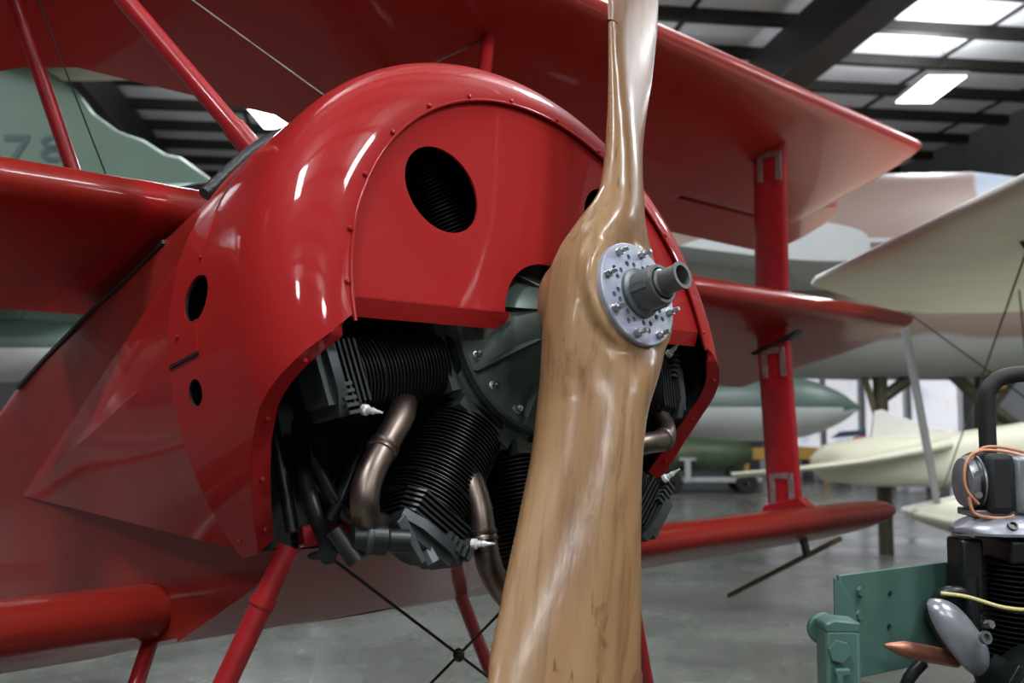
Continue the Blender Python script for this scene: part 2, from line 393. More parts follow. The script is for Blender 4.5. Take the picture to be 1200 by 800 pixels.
# ------------------------------------------------------------------ propeller
PHI = radians(21.5); PP = 1.5; YC = .072
RS = [0, .04, .08, .11, .14, .17, .2, .25, .3, .4, .5, .6, .75, .9, 1.05, 1.18, 1.26, 1.30]
WS = [.225, .222, .21, .196, .186, .178, .174, .172, .174, .190, .211, .229, .232, .215, .182, .135, .085, .03]
TS = [.112, .113, .115, .118, .118, .114, .108, .100, .090, .070, .055, .044, .032, .024, .017, .013, .010, .007]
OS = [0, 0, .002, .004, .006, .008, .010, .011, .012, .014, .0155, .0165, .016, .014, .01, .005, 0, 0]
BT = [0, 2, 8, 15, 23, 31, 36, 37, 36, 30.5, 25.7, 21.8, 17.7, 14.9, 12.8, 11.5, 10.8, 10.5]
EX = [.24, .26, .34, .45, .6, .8, .95, 1, 1, 1, 1, 1, 1, 1, 1, 1, 1, 1]
def blade(sg):
    u = Vector((sin(PHI), 0, cos(PHI)))*sg; t = Vector((cos(PHI), 0, -sin(PHI)))*sg; Y = Vector((0, 1, 0)); R = []
    rs = []; k = 0
    while k < len(RS)-1:
        n = max(1, int((RS[k+1]-RS[k])/.02)); rs += [RS[k]+(RS[k+1]-RS[k])*i/n for i in range(n)]; k += 1
    rs.append(RS[-1])
    for r in rs:
        w_, th, of, be, ex = [interp(r, RS, A) for A in (WS, TS, OS, BT, EX)]; be = radians(be)
        c = t*cos(be)+Y*sin(be); nn = -Y*cos(be)+t*sin(be)     # nn: cambered side, forward
        cen = u*r+Y*YC+c*of; ring = []
        for j in range(40):
            a = 2*pi*j/40; ca, sa = cos(a), sin(a)
            e = .35+.5*ex
            x = (abs(ca)**e)*(1 if ca > 0 else -1); y = (abs(sa)**(e if sa > 0 else e))*(1 if sa > 0 else -1)
            if sa < 0: y *= (1-.55*ex)                                   # flatter back
            ring.append(cen+c*(x*w_/2)+nn*(y*th/2*(1.0+.0*ex)))
        R.append(ring)
    return R
pb = MB().rings(blade(1)).rings(blade(-1))
pb.lathe([(.0, .010), (.101, .010), (.106, .016), (.108, .05), (.108, .11), (.10, .135), (0.0, .135)], 64, (0, 0, 0), (0, 1, 0), cap=False)
pr = part('propeller', pb, ['propeller_wood'])
rm = pr.modifiers.new('r', 'REMESH'); rm.mode = 'VOXEL'; rm.voxel_size = .0045
sm = pr.modifiers.new('sm', 'SMOOTH'); sm.factor = .5; sm.iterations = 8
bake(pr); shade(pr.data, 60)
# dark edge sheaths on the leading edges of the blades
def sheath(sg):
    R = []
    full = blade(sg); n = len(full)
    for i, ring in enumerate(full):
        cen = sum(ring, Vector())/len(ring); r_here = hypot(cen.x, cen.z)
        if r_here < .565: continue
        lim = interp(r_here, [.565, .60, .66, 1.3], [3, 5, 6, 7])
        arc = []
        for q in range(15):
            a_ = 20+(q-7)/7*lim; i0 = int(math.floor(a_)); fr_ = a_-i0; p_ = ring[i0 % 40].lerp(ring[(i0+1) % 40], fr_)
            arc.append(p_+(p_-cen).normalized()*.0016)
        R.append(arc)
    return MB().rings(R, closed=False)
for sg in (1, -1): sub(pr, 'edge_sheath', sheath(sg), 'wood_edge', 60)
# hub plate
hp = MB().lathe([(.0, .0), (.086, 0), (.088, .002), (.088, .012), (0, .012)], 72, (0, 0, 0), (0, 1, 0), cap=False)
hpo = sub(pr, 'hub_plate', hp, 'plate_paint', 40)
bpy.context.view_layer.update()
cs = []
for k in range(8):
    a0 = 21+45*k
    for dr, da in ((.063, 18), (.050, 27), (.052, 8)):
        cs.append(link('cutter', MB().lathe([(.0047, -.01), (.0047, .006)], 14, pol(dr, a0+da, 0), (0, 1, 0)).mesh('cutter'), 'dark_inside', pr, 0))
        cs[-1].location = (0, 0, 0)
for c in cs:
    c.parent = pr
bpy.context.view_layer.update(); 
jm = MB()
for c in cs:
    jm.add([v.co for v in c.data.vertices], [tuple(p.vertices) for p in c.data.polygons])
for c in cs: bpy.data.objects.remove(c)
one = link('cutter', jm.mesh('cutter'), 'dark_inside', pr, 0); bpy.context.view_layer.update(); cut(hpo, [one]); shade(hpo.data, 40)
for k in range(8):
    a0 = 21+45*k; c = pol(.0745, a0, 0)
    nb = MB().lathe([(.0085, 0), (.0085, -.001), (.0068, -.0012)], 16, c, (0, 1, 0)).hexa(c, (0, -1, 0), .0068, .010).lathe([(.0038, -.010), (.0038, -.021), (.003, -.0225)], 10, c, (0, 1, 0))
    sub(pr, 'hub_bolt', nb, 'bolt_steel', 30)
sh = MB().lathe([(.042, 0), (.042, -.006), (.036, -.008), (.034, -.010), (.034, -.045), (.032, -.050), (.027, -.050), (.027, -.020), (0, -.020)], 48, (0, 0, 0), (0, 1, 0), cap=False)
for k in range(3): sh.box(pol(.0345, 30+120*k, -.026), (.012, .03, .004), Matrix.Rotation(radians(30+120*k), 3, 'Y'))
sub(pr, 'shaft_collar', sh, 'hub_steel', 30)
s2 = MB().lathe([(.024, -.018), (.024, -.052), (.0205, -.055), (.0205, -.084), (.0225, -.088), (.0225, -.090), (.0165, -.090), (.0150, -.070), (0, -.070)], 40, (0, 0, 0), (0, 1, 0), cap=False)
sub(pr, 'propeller_shaft', s2, 'hub_steel', 30)

# ------------------------------------------------------------------ fuselage
def fus_ring(y, hw, zb, zl, zt):
    r = [(-hw, zb), (-hw, zl*.5+zb*.5), (-hw, zl)]
    for k in range(1, 12):
        t = pi-pi*k/12; r.append((hw*cos(t), zl+(zt-zl)*sin(t)))
    r += [(hw, zl), (hw, zl*.5+zb*.5), (hw, zb), (hw*.5, zb), (0, zb), (-hw*.5, zb)]
    return [Vector((x, y, z)) for x, z in r]
fz = [(.53, .36, -.305, .36, .545), (.75, .36, -.36, .36, .54), (.95, .36, -.405, .36, .52), (1.25, .36, -.405, .352, .50), (1.6, .36, -.40, .335, .44), (1.83, .355, -.39, .318, .44), (2.1, .335, -.375, .29, .42), (2.6, .28, -.33, .25, .37), (3.4, .19, -.24, .19, .28), (4.3, .09, -.14, .13, .18), (5.0, .02, -.05, .09, .11)]
fu = part('fuselage', MB().rings([fus_ring(*a) for a in fz]), 'red_fabric', 40)
# side fairing: cheek from the round cowl to a point on the slab side
for sg in (-1, 1):
    P_ = Vector((sg*.361, 1.82, .03)); up = []; 
    A = [pol(CR-.002, -sg*-1*a, CY1-.03) if False else Vector((sg*(CR-.002)*sin(radians(a)), CY1-.04, (CR-.002)*cos(radians(a)))) for a in (48, 54, 60, 66, 72, 78, 84, 88, 92, 98, 104, 110, 116, 124)]
    R = []
    nS = 12
    for i in range(nS+1):
        t = i/nS; row = []
        for k, v in enumerate(A):
            q = v.lerp(P_, t)
            ang = (48, 54, 60, 66, 72, 78, 84, 88, 92, 98, 104, 110, 116, 124)[k]
            bulge = sin(pi*min(1, t*1.0))*.0
            # crease: facets stay flat between the top edge, the widest line and the bottom edge
            if t > 0:
                if ang <= 88: s_ = (ang-48)/40; fl_ = A[0].lerp(A[7], s_)
                else: s_ = (ang-88)/36; fl_ = A[7].lerp(A[-1], s_)
                q = v.lerp(fl_, min(1, t*2.2)).lerp(P_, t)
            row.append(q)
        R.append(row)
    mb = MB().rings(R, closed=False); fa = part('side_fairing', mb, 'red_paint', 14)
    sdm = fa.modifiers.new('s', 'SOLIDIFY'); sdm.thickness = .003; bake(fa); shade(fa.data, 14)
# firewall and lower engine bearer
fw = []
for i in range(49):
    a = -124+248*i/48; fw.append(((CR-.012)*sin(radians(a)), (CR-.012)*cos(radians(a))))
part('firewall', MB().prism(fw, (0, .505, 0), (1, 0, 0), (0, 0, 1), (0, .012, 0)), 'dark_inside', 30)
part('engine_bearer', MB().box((0, .49, -.285), (.74, .02, .034)), 'red_tube', 0, .004)
part('belly_panel', MB().rings([[Vector((x, .50, -.305)), Vector((x, .70, -.355)), Vector((x, .98, -.413)), Vector((x, .98, -.400)), Vector((x, .70, -.34)), Vector((x, .50, -.29))] for x in (-.362, -.1, .1, .362)]), 'red_fabric', 20)

# ------------------------------------------------------------------ wings
def foil(n=22, t=.142, camber=.018):
    up, lo = [], []
    for i in range(n+1):
        x = .5*(1-cos(pi*i/n)); yt = (1+.55*math.exp(-x/.05))*5*t*(.2969*sqrt(x)-.126*x-.3516*x*x+.2843*x**3-.1036*x**4)
        yc = camber*(4*x*(1-x))
        up.append((x, yc+yt)); lo.append((x, yc-yt*.95))
    return lo[::-1]+up[1:-1]
FO = foil()
def wing_rings(stations):       # x, yLE, zLE, yTE, zTE, thickness factor, max fraction of chord kept
    R = []
    for x, yl, zl, yt, zt, k, keep in stations:
        c = Vector((0, yt-yl, zt-zl)); n_ = Vector((0, -(zt-zl), yt-yl)).normalized()*c.length; ring = []
        for a, b_ in FO:
            h = b_*k
            if a > keep:
                # squash the part behind the hinge line
                h = interp(keep, [p[0] for p in FO[22:]], [p[1] for p in FO[22:]])*k*(1 if b_ > .0 else .1); a = keep
            ring.append(Vector((x, yl, zl))+c*a+n_*h)
        R.append(ring)
    return R
def sym(st): return [(-s[0],)+tuple(s[1:]) for s in st[::-1] if s[0] > 0]+list(st)
# upper wing
UL, UT = (.605, 1.225), (1.60, 1.095)
def ust(x, k=1, cut=1.0, keep=1.0): return (x, UL[0], UL[1], UL[0]+(UT[0]-UL[0])*cut, UL[1]+(UT[1]-UL[1])*cut, k/cut, keep)
st = [ust(0, 1, .85), ust(.30, 1, .85), ust(.42, 1, .9), ust(.55), ust(1.2), ust(2.0), ust(2.18), ust(2.20, 1, 1, .74), ust(2.8, 1, 1, .74), ust(3.0, .95, 1, .74), ust(3.08, .92, 1, .74), ust(3.115, .8, 1, .74), ust(3.13, .55, 1, .74)]
uw = part('upper_wing', MB().rings(wing_rings(sym(st))), 'red_fabric', 40)
def upw(y): return UL[1]+(UT[1]-UL[1])*(y-UL[0])/(UT[0]-UL[0])
for sg in (-1, 1):
    pl_ = [(2.19, 1.345), (3.10, 1.345), (3.115, 1.20), (3.16, 1.125), (3.23, 1.11), (3.30, 1.15), (3.36, 1.26), (3.385, 1.40), (3.37, 1.50), (3.31, 1.575), (3.2, 1.60), (2.19, 1.60)]
    top = [Vector((sg*x, y, upw(y)+.018*(1.62-y)/.3+.004)) for x, y in pl_]; bot = [Vector((sg*x, y, upw(y)-.012*(1.62-y)/.3)) for x, y in pl_]
    sub(uw, 'aileron', MB().rings([bot, top]), 'red_fabric', 30, .004)
# middle wing
ML, MT = (.90, .495), (1.87, .425)
def mst(x, k=1, cut=1.0): return (x, ML[0], ML[1], ML[0]+(MT[0]-ML[0])*cut, ML[1]+(MT[1]-ML[1])*cut, k/cut if cut > .9 else k/cut*.92, 1)
st = [mst(0, 1, .67), mst(.62, 1, .67), mst(.74, 1, .75), mst(.82, 1, .9), mst(.95), mst(2.0), mst(2.9), mst(3.1, .97), mst(3.18, .93), mst(3.22, .8), mst(3.238, .58)]
mw = part('middle_wing', MB().rings(wing_rings(sym(st))), 'red_fabric', 40)
# root band on the near side of the middle wing
for sg in (-1, 1):
    bd = wing_rings([(sg*.345,)+mst(.345, 1.03, .67)[1:], (sg*.40,)+mst(.40, 1.03, .67)[1:]])
    sub(mw, 'root_band', MB().rings(bd), 'red_paint', 40)
    gap = [Vector((sg*.352, .92, .40)), Vector((sg*.352, 1.1, .385)), Vector((sg*.356, 1.35, .372)), Vector((sg*.360, 1.6, .348)), Vector((sg*.360, 1.83, .326))]
    sub(fu, 'longeron_strip', MB().rings([[g+Vector((sg*.004, 0, .003)), g+Vector((sg*.004, 0, -.006)), g+Vector((-sg*.012, 0, -.006)), g+Vector((-sg*.012, 0, .004))] for g in gap]), 'wire_dark', 30)
# lower wing
LL, LT = (1.0, -.345), (1.98, -.40)
def lst(x, k=1): return (x, LL[0], LL[1], LT[0], LT[1], k, 1)
st = [lst(.363), lst(1.0), lst(2.0), lst(2.45), lst(2.6, 1), lst(2.73, .97), lst(2.77, .88), lst(2.79, .7)]
lw = part('lower_wing', MB().rings(wing_rings(st)).rings(wing_rings([(-s[0],)+s[1:] for s in st])), 'red_fabric', 40)
sub(lw, 'centre_section', MB().rings(wing_rings([lst(-.364, .9), lst(0, .9), lst(.364, .9)])), 'red_fabric', 40)

# ------------------------------------------------------------------ struts, wires, undercarriage
def strut_sec(path, chord, th, name, mats='red_tube', fore=(0, 1, 0)):
    P = [Vector(p) for p in path]; R = []
    for i, p in enumerate(P):
        T = (P[min(i+1, len(P)-1)]-P[max(i-1, 0)]).normalized(); f_ = Vector(fore); f_ = (f_-T*f_.dot(T)).normalized(); s_ = T.cross(f_)
        R.append([p+f_*(cos(2*pi*k/16)*chord/2*(1.0 if cos(2*pi*k/16) < 0 else 1.15))+s_*(sin(2*pi*k/16)*th/2) for k in range(16)])
    return part(name, MB().rings(R), mats, 50)
def bracket(parent, c, up, w_, h, x_off, sg):       # U-shaped plate on a strut face
    up = Vector(up).normalized(); f_ = Vector((0, 1, 0)); f_ = (f_-up*f_.dot(up)).normalized(); c = Vector(c)
    mb = MB(); nx = Vector((-1, 0, 0))
    for s in (-1, 1): mb.prism([(s*w_/2-.012, 0), (s*w_/2+.012, 0), (s*w_/2+.012, h), (s*w_/2-.012, h)], c+nx*x_off, f_, up, nx*.004)
    mb.prism([(-w_/2, h-.022), (w_/2, h-.022), (w_/2, h), (-w_/2, h)], c+nx*x_off, f_, up, nx*.004)
    sub(parent, 'strut_bracket', mb, 'fitting_grey', 0, .001)
for sg in (1, -1):
    top, midp, low = Vector((sg*2.27, .875, 1.165)), Vector((sg*2.32, 1.09, .44)), Vector((sg*2.30, 1.215, -.285))
    a = strut_sec([top+Vector((0, 0, .02)), midp-Vector((0, 0, .0))], .145, .036, 'interplane_strut'); b2 = strut_sec([midp, low-Vector((0, 0, .02))], .145, .036, 'interplane_strut')
    u1 = (top-midp).normalized(); u2 = (midp-low).normalized()
    bracket(a, top-u1*.155, u1, .085, .12, .018, sg); bracket(b2, midp-u2*.20, u2, .085, .12, .018, sg); bracket(b2, low+u2*.03, u2, .085, .12, .018, sg)
    for pp, st_ in ((top-u1*.022, a), (midp-u2*.068, b2)):
        sub(st_, 'foot_fitting', MB().prism([(-.13, .012), (.11, .012), (.09, -.006), (-.10, -.006)], pp-Vector((.026, 0, 0)), (0, 1, -.13), (0, 0, 1), (.052, 0, 0)), 'fitting_dark', 0, .003)
    sub(b2, 'foot_fitting', MB().prism([(-.12, -.03), (.12, -.03), (.08, .02), (-.08, .02)], low+u2*.02-Vector((.026, 0, 0)), (0, 1, 0), (0, 0, 1), (.052, 0, 0)), 'red_tube', 0, .003)
    cf = part('cabane_strut', MB().tube([(sg*.285, .64, .49), (sg*.315, .655, .545)], .024, 14).tube([(sg*.312, .654, .54), (sg*.67, .84, 1.17)], .0195, 14), 'red_tube')
    sub(cf, 'wing_fitting', MB().sphere((sg*.69, .84, 1.168), .05, 14, 8, (1.0, .55, .4)), 'fitting_dark')
    part('cabane_strut', MB().tube([(sg*.365, 1.22, .50), (sg*.58, 1.15, 1.16)], .017, 12), 'red_tube')
    part('cabane_wire', MB().tube([(-sg*.67, .85, 1.16), (sg*.285, .66, .50)], .0022, 6), 'wire_dark' if sg < 0 else 'fitting_grey')
    part('cabane_wire', MB().tube([(sg*.64, .95, 1.15), (sg*.34, 1.1, .47)], .0018, 6), 'wire_dark')
    # undercarriage
    T = Vector((sg*.40, .475, -.30)); Bx = Vector((sg*.828, .855, -1.213)); d = (Bx-T).normalized()
    fl_ = part('undercarriage_leg', MB().tube([T, T+d*.085], .018, 12).tube([T+d*.08, Bx], .0185, 12), 'red_tube')
    sub(fl_, 'leg_sleeve', MB().lathe([(.0215, .085), (.0215, .10)], 14, T, d), 'red_tube')
    if sg < 0: part('undercarriage_leg', MB().tube([(sg*.355, 1.1, -.385), Bx], .0165, 12), 'red_tube')
    else: part('undercarriage_leg', MB().tube([(.404, 1.05, -.27), (.433, 1.05, -.326), (.417, 1.05, -.393), (.472, 1.045, -.59), Bx], .017, 12), 'red_tube')
    part('undercarriage_wire', MB().tube([(sg*.306, .5, -.326), (-sg*.72, .77, -.985)], .0028, 6), 'wire_dark')
    wh = part('wheel', MB().lathe([(.385, -.02), (.392, 0), (.385, .02), (.36, .038), (.325, .04), (.31, .02), (.31, -.02), (.325, -.04), (.36, -.038)], 40, (sg*.93, .855, -1.213), (1, 0, 0), loop=True), 'black_rubber', 50)
    sub(wh, 'wheel_disc', MB().lathe([(.312, -.03), (.05, -.055), (.03, -.06), (.03, .06), (.05, .055), (.312, .03)], 40, (sg*.93, .855, -1.213), (1, 0, 0)), 'red_fabric', 50)
part('wire_clamp', MB().sphere((0.0, .581, -.523), .013, 10, 6, (1, .6, 1)), 'fitting_dark')
part('axle', MB().tube([(-.98, .855, -1.213), (.98, .855, -1.213)], .02, 12), 'red_tube')
for p0 in ((-.33, .49, -.318), (.33, .49, -.318)): part('wire_anchor', MB().sphere(p0, .022, 10, 6, (1.4, .6, .4)), 'fitting_dark')
part('tail_skid', MB().tube([(0, 4.4, -.1), (0, 4.62, -.42), (0, 4.72, -.67)], .015, 8), 'wire_dark')
tl = [(-1.3, 4.9), (-1.2, 4.6), (0, 4.05), (1.2, 4.6), (1.3, 4.9), (1.1, 5.15), (0, 5.05), (-1.1, 5.15)]
part('tailplane', MB().prism(tl, (0, 0, .1), (1, 0, 0), (0, 1, 0), (0, 0, .03)), 'red_fabric', 30, .008)
rd = [(4.95 + .42*cos(2*pi*k/24), .38+.42*sin(2*pi*k/24)) for k in range(24)]
part('rudder', MB().prism(rd, (-.015, 0, 0), (0, 1, 0), (0, 0, 1), (.03, 0, 0)), 'red_fabric', 30, .008)
# cockpit coaming and twin gun barrels behind the cowl
for sg in (-1, 1):
    part('gun_barrel', MB().lathe([(.0, .0), (.03, .0), (.034, .02), (.034, .5), (.045, .52), (.045, .85), (0, .85)], 20, (sg*.11, .62, .585), (0, 1, 0), cap=False), 'black_leather', 40)
part('deck_band', MB().tube([pol(interp(abs(a), [0, 15, 42], [.60, .592, .552]), a, .62) for a in range(-48, 49, 4)], .013, 10), 'black_leather', 60)
part('cockpit_coaming', MB().tube([(-.30, 1.30, .50), (-.24, 1.2, .585), (-.12, 1.12, .62), (0, 1.1, .63), (.12, 1.12, .62), (.24, 1.2, .585), (.30, 1.30, .50)], .045, 12, smooth=4), 'black_leather', 50)

# wingtip skids under the lower wing
mat('ash_wood', (.16, .12, .06), .45, var=.25, scale=30)
for sg in (1, -1):
    sk = part('wing_skid', MB().rings([[Vector((sg*2.3+dx, y, z+dz)) for dx, dz in ((-.013, -.009), (.013, -.009), (.013, .009), (-.013, .009))] for y, z in ((1.01, -.425), (1.17, -.468), (1.4, -.53), (1.57, -.577))]), 'ash_wood', 0, .003)
    sub(sk, 'skid_bracket', MB().box((sg*2.3, 1.168, -.43), (.035, .016, .08)), 'fitting_dark', 0)

# ------------------------------------------------------------------ nine-cylinder radial engine inside the cowl
ck = MB().lathe([(.0, .125), (.055, .125), (.062, .135), (.068, .165), (.085, .195), (.105, .222), (.128, .236), (.172, .244), (.176, .248), (.176, .262), (.168, .266), (.188, .275), (.192, .285), (.192, .40), (.18, .42), (.13, .50), (0, .50)], 72, (0, 0, 0), (0, 1, 0), cap=False)
for k in range(9):
    a = 20+40*k; ck.box(pol(.186, a, .335), (.12, .125, .03), Matrix.Rotation(radians(a), 3, 'Y'))
cko = part('crankcase', ck, 'crankcase_grey', 32)
for k in range(16):
    c = pol(.153, 8+22.5*k, .241)
    sub(cko, 'case_bolt', MB().lathe([(.0095, .003), (.0095, 0), (.008, -.001)], 14, c, (0, 1, 0)).hexa(c, (0, -1, 0), .0065, .009).lathe([(.0032, -.008), (.0032, -.013)], 8, c, (0, 1, 0)), 'bolt_steel', 30)
for k in range(8):
    c0, c1 = pol(.07, 22.5+45*k, .175), pol(.168, 22.5+45*k, .246)
    sub(cko, 'nose_rib', MB().rings([[c+Vector((0, -.010, 0))+d for d in (Vector((-.004, 0, -.004)), Vector((.004, 0, -.004)), Vector((.004, .02, .004)), Vector((-.004, .02, .004)))] for c in (c0, pol(.12, 22.5+45*k, .228), c1)]), 'crankcase_grey', 30)
prof = [(.0, .17), (.064, .17), (.072, .172), (.072, .182), (.060, .186)]
z = .192
while z < .372:
    R_ = .073 if z < .33 else .078
    prof += [(.0575, z), (R_, z+.0022), (R_, z+.0036), (.0575, z+.0058)]; z += .0072
prof += [(.0, z)]
cyl_me = MB().lathe(prof, 40, (0, 0, 0), (0, 0, 1), cap=False).mesh('cylinder')
hd = MB()
for i in range(5):
    zz = .376+i*.009; s_ = 1-.012*i
    hd.prism([(-.070*s_, -.05), (-.05, -.075*s_), (.05, -.075*s_), (.070*s_, -.05), (.070*s_, .055), (.05, .078), (-.05, .078), (-.070*s_, .055)], (0, 0, zz), (1, 0, 0), (0, 1, 0), (0, 0, .0042))
hd.prism([(-.055, -.06), (.055, -.06), (.055, .06), (-.055, .06)], (0, 0, .372), (1, 0, 0), (0, 1, 0), (0, 0, .05))
head_me = hd.mesh('cylinder_head')
cov = MB()
cov.prism([(-.066, -.068), (-.03, -.082), (.03, -.082), (.066, -.068), (.06, .0), (-.06, .0)], (0, 0, .421), (1, 0, 0), (0, 1, 0), (0, 0, .016))
cov.prism([(-.046, -.070), (.046, -.070), (.040, -.01), (-.040, -.01)], (0, 0, .437), (1, 0, 0), (0, 1, 0), (0, 0, .014))
for i in range(5): cov.box((-.064+.011*i, -.078+.001*i, .418), (.0055, .012, .022))
cov_me = cov.mesh('rocker_box')
plug_me = MB().lathe([(.006, 0), (.006, .012), (.0085, .013), (.0085, .02), (.005, .022), (.0055, .026), (.0045, .029), (.0055, .032), (.0045, .036), (.003, .04), (.0015, .052)], 12, (-.058, -.066, .40), (-.35, -.85, -.1)).mesh('spark_plug')
boot_me = MB().lathe([(.0095, -.012), (.0095, .012)], 6, (-.058, -.066, .40), (-.35, -.85, -.1)).mesh('plug_boss')
rod = MB()
for s in (-1, 1): rod.tube([(s*.022, -.095, .19), (s*.030, -.098, .43)], .0062, 8)
rod_me = rod.mesh('pushrod_tube')
for nme, mm in ((cyl_me, 'engine_black'), (head_me, 'engine_black'), (cov_me, 'engine_grey'), (plug_me, 'ceramic'), (boot_me, 'fitting_dark'), (rod_me, 'engine_black')):
    nme.materials.append(M[mm]); shade(nme, 30)
mat('rocker_grey', (.055, .060, .062), .42, metal=.4, var=.25, scale=18); cov_me.materials[0] = M['rocker_grey']
for k in range(9):
    a = 20+40*k
    c = bpy.data.objects.new('cylinder', cyl_me); COL.objects.link(c); c.parent = tri
    c.location = OFF + Vector((0, .335, 0)); c.rotation_euler = (0, radians(a), 0)
    for n_, me in (('cylinder_head', head_me), ('rocker_box', cov_me), ('spark_plug', plug_me), ('plug_boss', boot_me)):
        o = bpy.data.objects.new(n_, me); COL.objects.link(o); o.parent = c
pipes = [([(-.215, .37, -.075), (-.262, .31, -.105), (-.305, .270, -.140), (-.352, .262, -.190), (-.388, .258, -.235), (-.398, .262, -.272), (-.378, .285, -.297), (-.34, .31, -.30)], .0215),
         ([(-.135, .36, -.19), (-.165, .29, -.235), (-.172, .268, -.285), (-.175, .265, -.335), (-.172, .265, -.385), (-.150, .270, -.420), (-.115, .285, -.440), (-.06, .31, -.44)], .0205),
         ([(.22, .28, -.20), (.275, .255, -.193), (.325, .255, -.187), (.365, .275, -.155), (.385, .31, -.11)], .021)]
for pth, r in pipes:
    po = part('exhaust_pipe', MB().tube(pth, r, 18, smooth=6), 'exhaust_steel', 60)
    i = 3 if len(pth) > 5 else 2; d = (Vector(pth[i+1])-Vector(pth[i-1])).normalized(); c = Vector(pth[i])
    sub(po, 'pipe_clamp', MB().lathe([(r-.001, -.010), (r+.0028, -.008), (r+.0028, -.003), (r+.001, 0), (r+.0028, .003), (r+.0028, .008), (r-.001, .010)], 20, c, d, cap=False), 'exhaust_steel', 40)
# bracket, linkage and hoses under the near cylinder
ac = part('carburettor', MB().lathe([(.024, 0), (.024, .05), (.018, .055), (.018, .085)], 20, (-.405, .295, -.315), (.8, -.3, -.15)).tube([(-.43, .30, -.30), (-.405, .29, -.35)], .013, 10), 'engine_black', 40)
sub(ac, 'lever', MB().prism([(-.012, 0), (.012, 0), (.006, .075), (-.006, .075)], (-.335, .268, -.295), (.8, .1, .5), (.35, -.1, -.93), (0, -.006, 0)), 'rocker_grey', 0, .002)
sub(ac, 'clip', MB().lathe([(.0255, .018), (.0265, .020), (.0265, .026), (.0255, .028)], 20, (-.405, .295, -.315), (.8, -.3, -.15)), 'rocker_grey')
sub(ac, 'drain_plug', MB().hexa((-.285, .275, -.345), (.3, -.2, -1), .011, .022), 'engine_grey', 0)
for pth, r in (([(-.36, .47, -.10), (-.385, .43, -.20), (-.392, .40, -.27), (-.40, .37, -.305), (-.425, .33, -.335)], .013), ([(-.36, .46, -.14), (-.30, .46, -.26), (-.24, .46, -.27)], .012), ([(-.24, .46, -.13), (-.33, .46, -.27)], .012), ([(-.42, .47, .02), (-.40, .46, -.28)], .011), ([(-.2, .48, -.26), (-.12, .46, -.12)], .012), ([(.2, .48, -.26), (.12, .46, -.12)], .012)):
    part('engine_mount_tube', MB().tube(pth, r, 10, smooth=3), 'engine_black', 60)

# ------------------------------------------------------------------ small radial engine on a green stand beside the triplane
mat('green_paint', (.075, .155, .130), .42, coat=.2, var=.15, scale=10, bump=.05, bscale=40)
mat('alloy_cover', (.33, .34, .38), .34, metal=.5, var=.18, scale=25, rvar=.06)
mat('copper_pipe', (.42, .17, .11), .38, metal=.7, var=.3, scale=18)
mat('orange_cable', (.62, .26, .14), .5); mat('yellow_cable', (.62, .55, .22), .5)
mat('steel_dull', (.26, .27, .29), .38, metal=.45, var=.2, scale=30)
def local(o, org): o.location = org; o.rotation_euler = (0, 0, atan2(RH.y, RH.x)); return o
# stand: coordinates r (right), f (ahead), z relative to the visitor's grid point
SO = G(.485, 1.50, 0); sroot = local(empty('engine_stand', (0, 0, 0)), SO)
tag(sroot, 'green painted steel engine stand with bolted post and side plate', 'stand')
def sp(name, mb, mats, ang=30, bevel=0, parent=sroot): return link(name, mb.mesh(name), mats, parent, ang, bevel)
pm = sp('post', MB().box((0, 0, .64), (.052, .05, 1.22)), 'green_paint', 30, .006)
sp('post_cap', MB().lathe([(.024, 0), (.024, .012)], 24, (-.012, .026, 1.240), (0, 1, 0)).prism([(-.026, -.005), (.026, -.005), (.026, .010), (-.012, .014), (-.026, .008)], (0, -.025, 1.25), (1, 0, 0), (0, 0, 1), (0, .05, 0)), 'green_paint', 30, .003)
sp('bolt_head', MB().hexa((-.008, -.0255, 1.220), (0, -1, 0), .017, .009), 'green_paint', 0, .001)
sp('latch_lever', MB().box((-.010, -.034, 1.155), (.010, .010, .07)).box((-.006, -.034, 1.192), (.022, .010, .010)), 'green_paint', 0, .002)
# long side plate, running away to the right
u = Vector((.275, .175, 0)).normalized(); n_ = Vector((u.y, -u.x, 0))
sp('side_plate', MB().prism([(0, 0), (.345, .0), (.345, .163), (0, .163)], (.030, .075, 1.150), u, (0, 0, 1), -n_*.008), 'green_paint', 30, .0015)
gp = [(0, 0), (.036, 0), (.036, .085), (.030, .118), (.016, .142), (0, .156)]
sp('end_gusset', MB().prism(gp, (.016, .060, 1.156), (1, .05, 0), (0, 0, 1), (0, .006, 0)), 'green_paint', 30, .001)
for x, z in ((.045, 1.285), (.040, 1.248), (.12, 1.275), (.115, 1.223)):
    c = Vector((.030, .075, 0))+u*x; sp('plate_bolt', MB().hexa((c.x+n_.x*.001, c.y+n_.y*.001, z), n_, .008 if x < .1 else .004, .006 if x < .1 else .0015), 'green_paint' if x < .1 else 'black_rubber', 0)
sp('rear_post', MB().box((.44, .42, .63), (.05, .05, 1.20)), 'green_paint', 30, .006)
sp('base_rail', MB().box((.20, 0, .03), (.62, .06, .06)), 'green_paint', 30, .006)
sp('base_rail', MB().box((.44, .25, .0325), (.06, .75, .055)), 'green_paint', 30, .006)
sp('cross_beam', MB().tube([(.02, .02, .60), (.44, .40, .60)], .02, 8), 'green_paint', 30)

